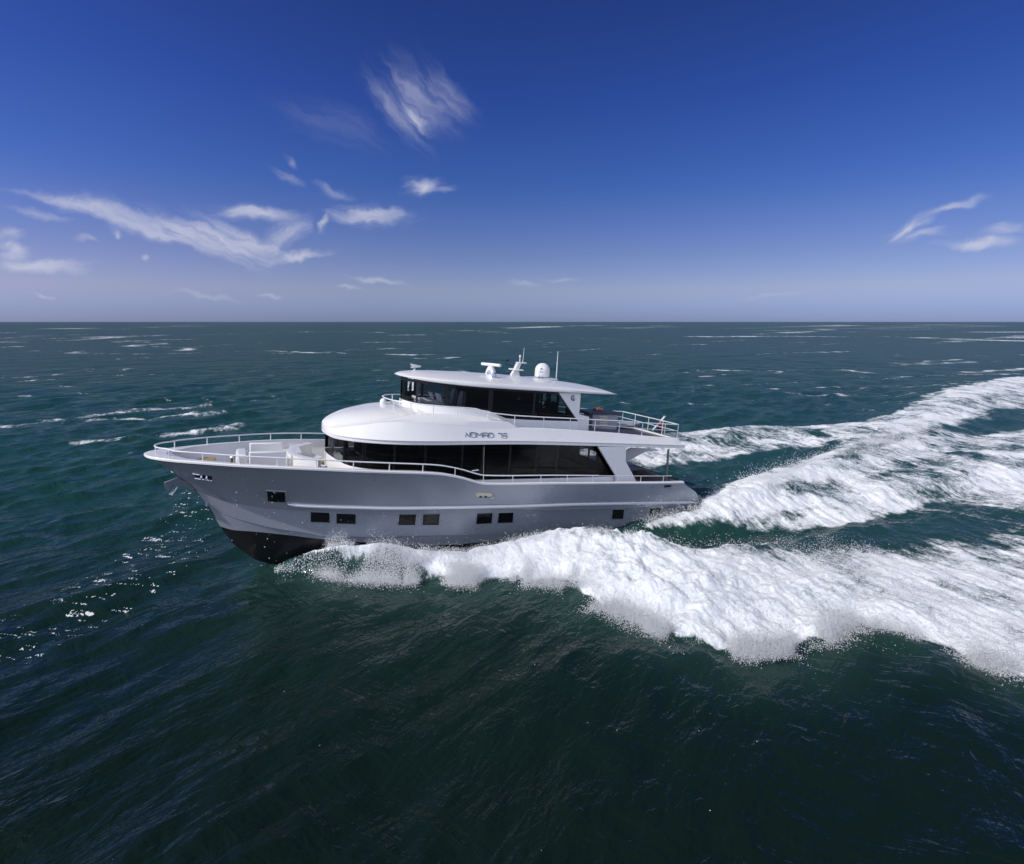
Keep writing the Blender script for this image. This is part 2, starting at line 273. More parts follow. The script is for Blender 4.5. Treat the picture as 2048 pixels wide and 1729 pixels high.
def wave_set():
    ws = []
    for i in range(70):
        lam = 0.8 * (22 / 0.8) ** ((i + random.random()) / 70.0)
        th = R(-40) + random.gauss(0, 0.55)
        k = 2 * math.pi / lam; a = 0.0105 * random.uniform(0.6, 1.3) * lam ** 0.86 * (1.55 if lam < 4.5 else 1) * min(1, (4.5 / lam) ** 1.15)
        ws.append((lam, k * math.cos(th), k * math.sin(th), a * 0.62, random.uniform(0, 6.283)))
    return ws
WAVES = wave_set()
def bow_frame_heights(xb, yb):
    """height of the yacht's own waves, foam cover 0..1, aeration 0..1 and roughness of the foam"""
    z = np.zeros(xb.shape); foam = np.zeros(xb.shape); aer = np.zeros(xb.shape); rough = np.zeros(xb.shape)
    w1 = (fbm(xb * .9, yb * .9, 4, 3) - .5) * 1.5; w2 = (fbm(xb * .9 + 40, yb * .9, 4, 5) - .5) * 1.5
    X, Y = xb + w1 * .8, yb + w2 * .8
    big = np.clip((14 - xb) / 6, .15, 1)
    # bow wave on the port side
    X1, Y1 = xb + w1 * .75 * big, yb + w2 * .75 * big
    sd = signed(X1, Y1, BOWPOLY); dc, zc = poly_dist(X1, Y1, CREST); do, _ = poly_dist(X1, Y1, OUTER)
    ins = sd > 0; t = dc / (dc + do + 1e-6)
    prof = (0.38 + 0.62 * (1 - t) ** 1.2) * sstep(0, .30, 1 - t)
    sc = np.clip(do / 1.2, 0, 1)
    hin = zc * prof; hout = zc * np.exp(-(dc / 0.55) ** 2)
    inner = (~ins) & (dc < do)
    z += np.where(ins, hin, np.where(inner, hout, 0))
    f = np.where(ins, sstep(-.15, .38, do), sstep(.25, 0, do) * .3); aft = np.clip((xb + 2) / -22, 0, 1)
    f = np.where(inner, sstep(.75, .0, dc), f)
    f = np.where(ins & (xb < 11), f * (1 - .34 * sstep(1.3, 0, dc) * sstep(11, 8, xb)), f)
    soft = np.clip((4 - xb) / 8, 0, 1); f = np.where(ins, f * (1 - soft * .7 * sstep(4.0, 0, dc)), f * (1 - soft * .7))
    f = f * (.92 - .20 * np.clip((xb - 7) / -8, 0, 1) - .14 * np.clip((xb + 1) / -12, 0, 1)) * (1 - .55 * sstep(17.5, 18.6, xb))
    dk, _ = poly_dist(xb, yb, [(16.6, 2.75), (15.4, 3.15), (14.6, 3.75)]); f = f * (1 - .42 * np.exp(-(dk / .34) ** 2))
    foam = np.maximum(foam, f); rough = np.maximum(rough, f * (1 - .72 * np.clip((3.5 - xb) / 9, 0, 1))); aer = np.maximum(aer, sstep(-3.0, .5, sd) * .8)
    # wash, ridges
    for (line, wp, ws_) in RIDGES:
        d, zc = poly_dist(xb + w1 * .5, yb + w2 * .4, line); grow = 1 + np.clip(-xb, 0, 80) / 26
        ys = np.interp(-xb, [-p[0] for p in line], [p[1] for p in line]); w = np.where(yb > ys, wp, ws_)
        z += zc * np.exp(-(d / (w * grow)) ** 2)
    sd = signed(X, Y, WASH); f = sstep(-.35, .8, sd) * (.66 + .20 * np.exp(-((xb + 3) / 7) ** 2))
    dr, zr = poly_dist(X, Y, RIDGES[0][0])
    low = sstep(1.2, 4.0, dr) * (xb < 1)
    f = f * (1 - .10 * low); hd = signed(X, Y, HOLE); f = f * (1 - .65 * sstep(-1.5, 1.5, hd))
    dk, _ = poly_dist(X, Y, [(2.5, 4.4), (-1.5, 5.2), (-6, 5.3)]); f = f * (1 - .35 * np.exp(-(dk / .6) ** 2))
    dk, _ = poly_dist(X, Y, [(-4.5, 3.6), (-10, 3.9), (-16, 3.2), (-24, 2.7)]); f = f * (1 - .32 * np.exp(-(dk / .7) ** 2))
    dk, _ = poly_dist(X, Y, [(-12, 1.0), (-20, -1.0), (-30, -2.6)]); f = f * (1 - .3 * np.exp(-(dk / .6) ** 2))
    foam = np.maximum(foam, f); rough = np.maximum(rough, f * .62); aer = np.maximum(aer, sstep(-2.0, 1, sd) * .6)
    sd = signed(X, Y, FARB); f = sstep(-.5, 1.6, sd) * .60
    low = np.clip((xb + 3) / -12, 0, 1) * np.clip((yb + 8) / 5, 0, 1)
    foam = np.maximum(foam, f * (1 - .85 * sstep(-1.5, 1.5, hd))); rough = np.maximum(rough, f * .6); aer = np.maximum(aer, sstep(-2.5, 1, sd) * .5)
    # foam rows between the wash and the bow wave far astern
    q = np.clip((-3 - xb) / 14, 0, 1) * np.clip((yb - 4) / 2, 0, 1) * np.clip((14 - yb) / 4, 0, 1); foam = np.maximum(foam, q * .66); aer = np.maximum(aer, q)
    # hollow of the quarter wave beside the hull
    d, _ = poly_dist(xb, yb, [(6.5, 4.2), (3, 5.2), (-2, 6.2), (-9, 6.8), (-24, 7.4)]); z -= .28 * np.exp(-(d / 1.0) ** 2)
    foam *= 1 - .0 * d
    return z, foam, aer, rough

def build_sea():
    az_in = np.radians(np.linspace(-56, 56, 1240)); az_out = np.radians(np.linspace(56, 304, 90))[1:-1]
    azs = np.concatenate([az_in, az_out]); NA = len(azs)
    dep = np.concatenate([[R(86), R(80), R(74), R(68), R(62), R(57)], np.linspace(R(53), R(0.9), 900), np.geomspace(R(.86), R(.012), 60)])
    rr = CAM_H / np.tan(dep); NR = len(rr)
    dr = np.gradient(rr)
    A, Rr = np.meshgrid(azs, rr); DR = np.repeat(dr[:, None], NA, 1).ravel()
    wx = (Rr * np.sin(A)).ravel(); wy = (Rr * np.cos(A)).ravel(); rad = Rr.ravel()
    xb = (wx - ORG[0]) * BOWD[0] + (wy - ORG[1]) * BOWD[1]; yb = (wx - ORG[0]) * PORT[0] + (wy - ORG[1]) * PORT[1]
    foam = np.zeros(wx.shape); aer = np.zeros(wx.shape); z = np.zeros(wx.shape)
    spac = np.maximum(DR, 0.02)
    gust = 0.75 + 0.5 * fbm(wx / 23.0, wy / 23.0, 3, 77)
    calm_near = .45 + .55 * sstep(16, 45, rad)
    ddx = np.zeros(wx.shape); ddy = np.zeros(wx.shape)
    for lam, kx, ky, a, ph in WAVES:
        k = math.hypot(kx, ky); fade = np.clip(lam / (spac * 2.2) - 1, 0, 1); idx = fade > 0
        p = kx * wx[idx] + ky * wy[idx] + ph; am = a * fade[idx] * (gust[idx] * calm_near[idx] if lam < 5 else .8 + .2 * calm_near[idx])
        z[idx] += am * np.sin(p); c = am * .75 * np.cos(p); ddx[idx] += c * kx / k; ddy[idx] += c * ky / k
    near = (xb > -112) & (xb < 24) & (np.abs(yb) < 56)
    h, f, ae, rg = bow_frame_heights(xb[near], yb[near])
    X, Y = xb[near], yb[near]
    calm = 1 - .55 * np.clip(f * 1.3, 0, 1)
    bl = (puff(X * .45, Y * .45, 2, 41) - .4) * .44 + (puff(X * 1.15, Y * 1.15, 3, 21) - .4) * .42 + (fbm(X * 2.2, Y * 2.2, 4, 22) - .5) * .30 + (puff(X * 4.0, Y * 4.0, 3, 5) - .4) * .10
    st = (billow(X * 2.6, Y * .55, 4, 31) - .5) * .30
    bl = bl * np.clip((12.5 - X) / 5, .28, 1)           # the sheet thrown up at the bow is still smooth
    hh = z[near] * calm + h + f * (rg * bl + (1 - rg) * st)
    z[near] = hh; foam[near] = f; aer[near] = ae
    rs = random.Random(41); lines = list(STREAKS)
    for k in range(120):               # scattered thin foam lines further out
        u, v = rs.uniform(-60, 2100), 656 + 175 * rs.random() ** 1.7; L = rs.uniform(50, 260) * (.6 + (v - 650) / 160); sl_ = rs.gauss(-.03, .03)
        lines.append(([(u + L * q, v + sl_ * L * q + rs.uniform(-.004, .004) * L) for q in (0, .35, .7, 1)], rs.uniform(1.0, 1.9) + (v - 650) * .014, rs.uniform(.44, .70)))
    for path, wpx, stg in lines:
        pts = [tuple(ground(u, v)[:2]) for u, v in path]
        us = [p[0] for p in path]; rm = np.mean([math.hypot(*p) for p in pts]); wg = wpx * (rm * rm + CAM_H ** 2) / (CAM_H * F_PX) * .55
        P = np.array(pts); bb = (wx > P[:, 0].min() - 3 * wg) & (wx < P[:, 0].max() + 3 * wg) & (wy > P[:, 1].min() - 3 * wg) & (wy < P[:, 1].max() + 3 * wg)
        x_, y_ = wx[bb], wy[bb]; n1 = (fbm(x_ / (wg * 3), y_ / (wg * 3), 3, 9) - .5) * wg * 2.4
        d, _ = poly_dist(x_ + n1, y_ + n1, pts); brk = .30 + 1.2 * fbm(x_ / (rm * .06), y_ / (wg * 3), 4, 19)
        foam[bb] = np.maximum(foam[bb], stg * .82 * np.exp(-(d / (wg * .6)) ** 2) * np.clip(brk, 0, 1.15))
    # bubbles and scraps of foam drifting close by, then glints painted in as foam
    q = (rad < 34) & (rng.random(len(wx)) < .00006) & (fbm(wx / 3.5, wy / 3.5, 2, 12) > .54); foam[q] = 1.0
    P = np.array([ground(u, v)[:2] for u, v in ((0, 1290), (120, 1235), (230, 1175), (320, 1120), (400, 1040), (430, 980))]); d, _ = poly_dist(wx, wy, P)
    q = (d < 1.7) & (fbm(wx / .50, wy / .12, 3, 91) > .705) & (rng.random(len(wx)) < .7); foam[q] = np.maximum(foam[q], .72)
    verts = np.column_stack([wx + ddx, wy + ddy, z])
    verts = np.vstack([verts, [[0, 0, 0]]]); foam = np.append(foam, 0); aer = np.append(aer, 0)
    i = np.arange(NR - 1)[:, None] * NA + np.arange(NA)[None, :]; j = np.arange(NR - 1)[:, None] * NA + (np.arange(NA)[None, :] + 1) % NA
    quads = np.stack([i, j, j + NA, i + NA], -1).reshape(-1, 4)
    c = len(verts) - 1; k = np.arange(NA); tris = np.stack([np.full(NA, c), (k + 1) % NA, k], -1)
    me = bpy.data.meshes.new('sea')
    nq, nt = len(quads), len(tris)
    me.vertices.add(len(verts)); me.vertices.foreach_set('co', verts.astype(np.float32).ravel())
    me.loops.add(nq * 4 + nt * 3); me.loops.foreach_set('vertex_index', np.concatenate([quads.ravel(), tris.ravel()]).astype(np.int32))
    me.polygons.add(nq + nt); me.polygons.foreach_set('loop_start', np.concatenate([np.arange(nq) * 4, nq * 4 + np.arange(nt) * 3]).astype(np.int32))
    me.polygons.foreach_set('use_smooth', np.ones(nq + nt, bool)); me.update(calc_edges=True)
    for nm, v in (('foam', foam), ('aeration', aer)):
        at = me.attributes.new(nm, 'FLOAT', 'POINT'); at.data.foreach_set('value', v.astype(np.float32))
    o = bpy.data.objects.new('sea', me); COL.objects.link(o); o['kind'] = 'structure'; o['label'] = 'choppy green blue sea with white wake and foam streaks'
    return o

def sea_mat():
    m = bpy.data.materials.new('sea_water'); m.use_nodes = True; t = NT(m.node_tree)
    co = t.n('ShaderNodeTexCoord').outputs['Object']
    F = t.n('ShaderNodeAttribute', attribute_name='foam').outputs['Fac']; AE = t.n('ShaderNodeAttribute', attribute_name='aeration').outputs['Fac']
    wind = t.n('ShaderNodeVectorRotate', {'Vector': co, 'Angle': R(40)}, rotation_type='Z_AXIS').outputs[0]
    keel = t.n('ShaderNodeVectorRotate', {'Vector': co, 'Angle': -math.atan2(BOWD[1], BOWD[0])}, rotation_type='Z_AXIS').outputs[0]
    other = t.n('ShaderNodeVectorRotate', {'Vector': co, 'Angle': R(-58)}, rotation_type='Z_AXIS').outputs[0]
    n1 = t.noise(t.vec('MULTIPLY', wind, (1.0, .36, 0)), 1.3, 3.0, .5, .4).outputs['Fac']
    n2 = t.noise(t.vec('MULTIPLY', wind, (1.0, .45, 0)), 4.2, 3.0, .55, .5).outputs['Fac']
    n3 = t.noise(t.vec('MULTIPLY', other, (1.0, .35, 0)), 2.2, 3.0, .55, .5).outputs['Fac']
    patch = t.noise(co, .09, 3.0).outputs['Fac']
    ph = t.remap(patch, .38, .64)
    hgt = t.math('ADD', t.math('MULTIPLY', n1, .14), t.math('MULTIPLY', t.math('MULTIPLY', n2, .085), t.math('ADD', ph, .15)))
    hgt = t.math('ADD', hgt, t.math('MULTIPLY', t.math('MULTIPLY', n3, .09), t.math('SUBTRACT', 1.1, ph)))
    far = t.remap(t.vec('LENGTH', co), 30.0, 95.0)
    n5 = t.noise(t.vec('MULTIPLY', wind, (1.0, .5, 0)), .38, 4.0, .6, .4).outputs['Fac']; hgt = t.math('ADD', hgt, t.math('MULTIPLY', t.math('MULTIPLY', n5, .60), far))
    wb = t.n('ShaderNodeBump', {'Height': hgt, 'Strength': 1.0, 'Distance': 1.0})
    offs = t.remap(t.n('ShaderNodeSeparateXYZ', {0: co}).outputs[1], 8.0, 34.0)      # vignette painted into the water colour: dark near the camera, greener further out
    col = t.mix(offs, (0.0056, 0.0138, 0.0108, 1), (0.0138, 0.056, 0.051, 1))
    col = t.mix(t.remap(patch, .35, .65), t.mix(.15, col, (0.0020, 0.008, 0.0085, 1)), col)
    col = t.mix(t.math('MULTIPLY', AE, .5), col, (0.026, 0.075, 0.066, 1))
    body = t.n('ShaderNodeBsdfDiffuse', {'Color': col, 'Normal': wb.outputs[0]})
    gloss = t.n('ShaderNodeBsdfGlossy', {'Color': (1, 1, 1, 1), 'Roughness': .08, 'Normal': wb.outputs[0]})
    fr = t.n('ShaderNodeFresnel', {'IOR': 1.333, 'Normal': wb.outputs[0]}).outputs[0]
    fr = t.math('DIVIDE', fr, t.math('ADD', 1.0, t.math('MULTIPLY', fr, 2.8)))      # unresolved wave faces keep grazing reflection low
    water = t.n('ShaderNodeMixShader', {0: fr, 1: body.outputs[0], 2: gloss.outputs[0]})
    # foam: torn cover, streaked across the track of the hull
    a1 = t.noise(t.vec('MULTIPLY', keel, (2.3, .55, 0)), 1.0, 8.0, .68, .6).outputs['Fac']
    a2 = t.noise(keel, 2.6, 8.0, .70, .4).outputs['Fac']; a3 = t.noise(t.vec('MULTIPLY', keel, (1.0, .6, 0)), 13.0, 4.0, .7).outputs['Fac']; a4 = t.noise(keel, .35, 3.0, .5, .5).outputs['Fac']
    nn = t.math('ADD', t.math('ADD', t.math('MULTIPLY', a1, .34), t.math('MULTIPLY', a2, .30)), t.math('ADD', t.math('MULTIPLY', a3, .22), t.math('MULTIPLY', a4, .44)))
    nn = t.math('SUBTRACT', nn, .155)
    msk = t.remap(t.math('ADD', F, t.math('MULTIPLY', t.math('SUBTRACT', nn, .5), 1.9)), .40, .72)
    msk = t.math('MULTIPLY', msk, t.remap(F, .03, .16))
    f1 = t.noise(co, 14.0, 8.0, .75).outputs['Fac']
    fb = t.n('ShaderNodeBump', {'Height': t.math('ADD', t.math('MULTIPLY', f1, .06), t.math('MULTIPLY', a1, .16)), 'Strength': .8, 'Distance': 1.0})
    fcol = t.mix(t.remap(t.math('ADD', nn, t.math('MULTIPLY', f1, .5)), .55, .95), (0.62, 0.68, 0.72, 1), (0.93, 0.94, 0.95, 1))
    foam = t.n('ShaderNodeBsdfPrincipled', {'Base Color': fcol, 'Roughness': .75, 'Specular IOR Level': .2, 'Normal': fb.outputs[0], 'Subsurface Weight': .35, 'Subsurface Radius': (1.0, 1.05, 1.1), 'Subsurface Scale': .18})
    mx = t.n('ShaderNodeMixShader', {0: msk, 1: water.outputs[0], 2: foam.outputs[0]}); t.n('ShaderNodeOutputMaterial', {0: mx.outputs[0]})
    return m
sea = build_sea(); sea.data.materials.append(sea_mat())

def specks(name, pts, rad, material, label):
    """many drops in the air, one mesh of small four-sided beads"""
    base = np.array([[1, 1, 1], [-1, -1, 1], [-1, 1, -1], [1, -1, -1]], float) * .9
    fc = np.array([[0, 2, 1], [0, 1, 3], [0, 3, 2], [1, 2, 3]])
    n = len(pts); v = (pts[:, None, :] + base[None] * rad[:, None, None]).reshape(-1, 3); f = (fc[None] + (np.arange(n) * 4)[:, None, None]).reshape(-1, 3)
    me = bpy.data.meshes.new(name); me.vertices.add(len(v)); me.vertices.foreach_set('co', v.astype(np.float32).ravel())
    me.loops.add(len(f) * 3); me.loops.foreach_set('vertex_index', f.ravel().astype(np.int32)); me.polygons.add(len(f)); me.polygons.foreach_set('loop_start', (np.arange(len(f)) * 3).astype(np.int32))
    me.polygons.foreach_set('use_smooth', np.ones(len(f), bool)); me.update(calc_edges=True); me.materials.append(material)
    o = bpy.data.objects.new(name, me); COL.objects.link(o); o['kind'] = 'stuff'; o['label'] = label
    return o
def world_of(xb, yb, z): return ORG[None, :] * np.array([1, 1, 0]) + xb[:, None] * BOWD + yb[:, None] * PORT + np.column_stack([np.zeros_like(xb), np.zeros_like(xb), z])
def along(line, n, a=0.0, b=1.0):
    P = np.array([tuple(p) + (0,) * (3 - len(p)) for p in line], float); s = np.concatenate([[0], np.cumsum(np.hypot(*np.diff(P[:, :2], axis=0).T))]); q = rng.uniform(a, b, n) * s[-1]
    return np.column_stack([np.interp(q, s, P[:, i]) for i in range(3)])
drop_mat = mat('water_drops', (0.88, 0.90, 0.92), 0.35, var=0.02)
def clumped(p, thr, sc, seed):
    k = fbm(p[:, 0] * sc, p[:, 1] * sc, 3, seed) + rng.normal(0, .05, len(p)) > thr; return p[k]
def bow_spray():
    out = []
    # thrown edge of the bow wave
    p = along(OUTER[2:19], 330000); p[:, :2] += rng.normal(0, .28, (len(p), 2)); p = clumped(p, .47, .9, 4)
    h, f, _, _ = bow_frame_heights(p[:, 0], p[:, 1]); p[:, 2] = np.maximum(h, 0) + rng.exponential(.16, len(p)); out.append((p, rng.lognormal(math.log(.0055), .5, len(p))))
    # drops hanging over the whole breaking mass
    n = 150000; q = np.column_stack([rng.uniform(-2, 16.0, n), rng.uniform(.8, 16, n), np.zeros(n)]); q = q[signed(q[:, 0], q[:, 1], BOWPOLY) > .1]; q = clumped(q, .5, .8, 14)
    h, f, _, _ = bow_frame_heights(q[:, 0], q[:, 1]); q[:, 2] = h + .05 + rng.exponential(.13, len(q)); out.append((q, rng.lognormal(math.log(.006), .5, len(q))))
    # crest along the hull
    c = along(CREST[3:11], 16000); c[:, 1] += rng.normal(.15, .18, len(c)); c = clumped(c, .50, 1.3, 24); c[:, 2] += rng.exponential(.06, len(c)); out.append((c, rng.lognormal(math.log(.0055), .5, len(c))))
    # first thin sheet lifting at the stem
    s = along(CREST[:4], 1400); s[:, 1] += np.abs(rng.normal(0, .35, len(s))); s[:, 2] = s[:, 2] * rng.uniform(.1, 1.05, len(s)); out.append((s, rng.lognormal(math.log(.012), .4, len(s))))
    # single drops flung up past the bow plating
    d = np.column_stack([rng.uniform(18.3, 20.6, 55), rng.uniform(1.9, 3.4, 55), rng.uniform(1.2, 3.9, 55)]); out.append((d, rng.lognormal(math.log(.009), .5, 55)))
    P = np.vstack([o[0] for o in out]); r = np.clip(np.concatenate([o[1] for o in out]), .002, .015)
    specks('bow_spray', world_of(P[:, 0], P[:, 1], P[:, 2]), r, drop_mat, 'white drops flying off the bow wave')
def stern_spray():
    out = []
    c = along(RIDGES[0][0], 26000, .02, .16); c[:, 1] += rng.normal(0, .35, len(c)); c = clumped(c, .46, 1.1, 34); c[:, 2] = c[:, 2] * rng.uniform(.6, 1.0, len(c)) + rng.exponential(.15, len(c)); out.append((c, rng.lognormal(math.log(.0055), .5, len(c))))
    c = along(RIDGES[0][0], 60000, .1, .40); c[:, 1] += rng.normal(0, .7, len(c)); c = clumped(c, .48, .8, 35); c[:, 2] = c[:, 2] * .8 + rng.exponential(.17, len(c)); out.append((c, rng.lognormal(math.log(.012), .4, len(c))))
    d = np.column_stack([rng.uniform(-1.5, 4.5, 900), rng.uniform(2.95, 4.0, 900), np.zeros(900)]); d[:, 2] = .3 + rng.exponential(.25, 900); out.append((d, rng.lognormal(math.log(.012), .5, 900)))
    P = np.vstack([o[0] for o in out]); r = np.clip(np.concatenate([o[1] for o in out]), .002, .018)
    specks('stern_spray', world_of(P[:, 0], P[:, 1], P[:, 2]), r, drop_mat, 'white drops flying off the stern wash')
bow_spray(); stern_spray()
# ------------------------------------------------------------------ yacht
def tolocal(w): d = np.asarray(w) - ORG; return np.array([d @ FX, d @ PORT, d @ UZ])
CAML = tolocal(CAM)
def lray(u, v):
    r = ray(u, v); r = r / np.linalg.norm(r); return np.array([r @ FX, r @ PORT, r @ UZ])
def bp(u, v, Y=0.0):                       # pixel -> point of the yacht at Y metres to port of the centreline
    d = lray(u, v); t = (Y - CAML[1]) / d[1]; p = CAML + t * d; return (float(p[0]), Y, float(p[2]))
def on(u, v, yf):                          # the same on a curved side whose half breadth is yf(X)
    X = bp(u, v, 2.0)[0]
    for _ in range(25): X = .5 * X + .5 * bp(u, v, float(yf(X)))[0]
    y = float(yf(X)); p = bp(u, v, y); return (p[0], y, p[2])
def pch(pts):
    """monotone cubic through (x, y) pairs"""
    P = sorted(pts); x = np.array([p[0] for p in P], float); y = np.array([p[1] for p in P], float)
    k = np.concatenate([[True], np.diff(x) > 1e-6]); x, y = x[k], y[k]
    h = np.diff(x); d = np.diff(y) / h; m = np.zeros(len(x)); m[0], m[-1] = d[0], d[-1]
    for i in range(1, len(x) - 1):
        if d[i - 1] * d[i] > 0: w1, w2 = 2 * h[i] + h[i - 1], h[i] + 2 * h[i - 1]; m[i] = (w1 + w2) / (w1 / d[i - 1] + w2 / d[i])
    def f(q):
        q = np.clip(np.asarray(q, float), x[0], x[-1]); i = np.clip(np.searchsorted(x, q) - 1, 0, len(h) - 1); t = (q - x[i]) / h[i]
        return (2 * t**3 - 3 * t**2 + 1) * y[i] + (t**3 - 2 * t**2 + t) * h[i] * m[i] + (-2 * t**3 + 3 * t**2) * y[i + 1] + (t**3 - t**2) * h[i] * m[i + 1]
    return f

class MB:
    def __init__(s): s.v = []; s.f = []
    def add(s, vs, fs):
        o = len(s.v); s.v += [tuple(map(float, p)) for p in vs]; s.f += [tuple(i + o for i in f) for f in fs]; return s
    def grid(s, rows, closed=False):
        """rows of equally many points joined by quads"""
        n = len(rows[0]); fs = []
        for i in range(len(rows) - 1):
            for j in range(n - (0 if closed else 1)): fs.append((i * n + j, i * n + (j + 1) % n, (i + 1) * n + (j + 1) % n, (i + 1) * n + j))
        return s.add([p for r in rows for p in r], fs)
    def box(s, c, size, rz=0.0, ry=0.0):
        x, y, z = [q / 2 for q in size]; m = Matrix.Rotation(rz, 3, 'Z') @ Matrix.Rotation(ry, 3, 'Y')
        vs = [Vector(c) + m @ Vector((a * x, b * y, d * z)) for a in (-1, 1) for b in (-1, 1) for d in (-1, 1)]
        return s.add(vs, [(0, 1, 3, 2), (4, 6, 7, 5), (0, 4, 5, 1), (2, 3, 7, 6), (0, 2, 6, 4), (1, 5, 7, 3)])
    def tube(s, path, r, n=8, caps=True):
        P = [Vector(p) for p in path]; rs = r if isinstance(r, (list, tuple)) else [r] * len(P); rings = []; up = Vector((0, 0, 1))
        for i, p in enumerate(P):
            d = (P[min(i + 1, len(P) - 1)] - P[max(i - 1, 0)]).normalized(); a = up if abs(d.dot(up)) < .95 else Vector((0, 1, 0))
            u = d.cross(a).normalized(); w = u.cross(d)
            rings.append([p + (u * math.cos(t) + w * math.sin(t)) * rs[i] for t in [2 * math.pi * k / n for k in range(n)]])
        o = len(s.v); s.grid(rings, True)
        if caps: s.f.append(tuple(o + k for k in range(n))[::-1]); s.f.append(tuple(o + (len(P) - 1) * n + k for k in range(n)))
        return s
    def lathe(s, c, prof, n=20, axis=(0, 0, 1)):
        q = Vector((0, 0, 1)).rotation_difference(Vector(axis))
        rows = [[Vector(c) + q @ Vector((r * math.cos(t), r * math.sin(t), z)) for t in [2 * math.pi * k / n for k in range(n)]] for r, z in prof]
        o = len(s.v); s.grid(rows, True); s.f.append(tuple(o + k for k in range(n))[::-1]); m = o + (len(rows) - 1) * n; s.f.append(tuple(m + k for k in range(n))); return s
    def slab(s, poly, y0, y1):
        """outline in the XZ plane thickened from y0 to y1"""
        n = len(poly); vs = [(x, y0, z) for x, z in poly] + [(x, y1, z) for x, z in poly]
        return s.add(vs, [tuple(range(n)), tuple(range(2 * n - 1, n - 1, -1))] + [(i, i + n, (i + 1) % n + n, (i + 1) % n) for i in range(n)])
    def plate(s, poly, z0, z1):
        n = len(poly); vs = [(x, y, z0) for x, y in poly] + [(x, y, z1) for x, y in poly]
        return s.add(vs, [tuple(range(n)), tuple(range(2 * n - 1, n - 1, -1))] + [(i, i + n, (i + 1) % n + n, (i + 1) % n) for i in range(n)])
    def strip(s, A, B, th, out):
        """band between two matching lines A and B, th thick along out(i)"""
        A2 = [np.array(a) - th * np.array(out(i)) for i, a in enumerate(A)]; B2 = [np.array(b) - th * np.array(out(i)) for i, b in enumerate(B)]
        return s.grid([[A[i], B[i], B2[i], A2[i]] for i in range(len(A))], True) if len(A) else s
    def mirror(s):
        o = len(s.v); s.v += [(x, -y, z) for x, y, z in s.v]; s.f += [tuple(i + o for i in f)[::-1] for f in list(s.f)]; return s
    def build(s, name, material, parent, angle=35, bevel=0.0, props=None):
        me = bpy.data.meshes.new(name); me.from_pydata(s.v, [], s.f); bm = bmesh.new(); bm.from_mesh(me)
        bmesh.ops.remove_doubles(bm, verts=bm.verts, dist=1e-5); bmesh.ops.recalc_face_normals(bm, faces=bm.faces); bm.to_mesh(me); bm.free()
        me.materials.append(material); me.polygons.foreach_set('use_smooth', np.ones(len(me.polygons), bool)); me.set_sharp_from_angle(angle=R(angle))
        o = bpy.data.objects.new(name, me); COL.objects.link(o); o.parent = parent
        if bevel:
            b = o.modifiers.new('bevel', 'BEVEL'); b.width = bevel; b.segments = 2; b.limit_method = 'ANGLE'; b.angle_limit = R(40)
        return o
BOATM = Matrix(((FX[0], PORT[0], UZ[0], ORG[0]), (FX[1], PORT[1], UZ[1], ORG[1]), (FX[2], PORT[2], UZ[2], ORG[2]), (0, 0, 0, 1)))
def thing(name, label, cat, local=(0, 0, 0), group=None, rz=0.0):
    o = bpy.data.objects.new(name, None); COL.objects.link(o); o.matrix_world = BOATM @ Matrix.Translation(local) @ Matrix.Rotation(rz, 4, 'Z')
    o['label'] = label; o['category'] = cat
    if group: o['group'] = group
    return o
Y_ = thing('motor_yacht', 'large white and silver motor yacht speeding bow up through the sea', 'yacht')

# ---- hull lines
sheerY = pch([(23.32 - t, y) for t, y in [(0, 0), (.06, .2), (.15, .38), (.4, .66), (.85, .98), (1.85, 1.52), (2.95, 2.0), (4.1, 2.38), (5.3, 2.64), (7, 2.87), (9.5, 3.0), (14, 3.02), (19, 2.95), (23.2, 2.84)]])
def stemline(x0, tab): return pch([(x0 - t, y) for t, y in tab])
kuY = stemline(21.84, [(0, 0), (.3, .15), (1, .45), (2.5, 1.06), (4.5, 1.72), (7, 2.34), (10, 2.74), (14, 2.9), (22, 2.80)])
klY = stemline(21.36, [(0, 0), (.3, .14), (1, .43), (2.5, 1.02), (4.5, 1.60), (7, 2.14), (10, 2.48), (14, 2.7), (22, 2.72)])
btY = stemline(21.06, [(0, 0), (.3, .12), (1, .40), (2.5, .97), (4.5, 1.54), (7, 2.08), (10, 2.42), (14, 2.66), (22, 2.68)])
def linez(px, yf, extra=()):
    pts = [on(u, v, yf) for u, v in px]; return pch([(p[0], p[2]) for p in pts] + list(extra))
SHEER_PX = [(310, 917), (350, 922), (402, 926), (470, 931), (550, 935), (630, 938.5), (705, 942), (779, 944.5), (859, 947), (881, 948.5), (909, 953), (929, 957.5), (955, 965), (968, 967.5), (985, 968), (1020, 968), (1075, 967), (1210, 966.5), (1322, 966), (1367, 965)]
sheerZ = linez(SHEER_PX, sheerY, [(23.32, 2.93), (23.25, 2.93)])
kuZ = linez([(422, 992), (450, 1002), (480, 1007.5), (510, 1012), (550, 1016.5), (598, 1019)], kuY, [(21.84, 1.60), (13, 1.02), (8, .72), (0.2, .36)])
klZ = linez([(470, 1037), (510, 1048), (550, 1057), (610, 1066), (650, 1073)], klY, [(21.36, .86), (14, -.12), (8, -.3), (.2, -.45)])
btZ = linez([(470, 1061), (510, 1064), (570, 1070), (620, 1076), (816, 1090), (904, 1090)], btY, [(21.06, .14), (8, -.45), (.2, -.6)])
TXZ = pch([(-3, .10), (0.0, .18), (.82, .31), (1.58, 1.40), (1.7, 1.45)])           # transom: X against Z
ks = np.linspace(0, 1, 150) ** 1.6
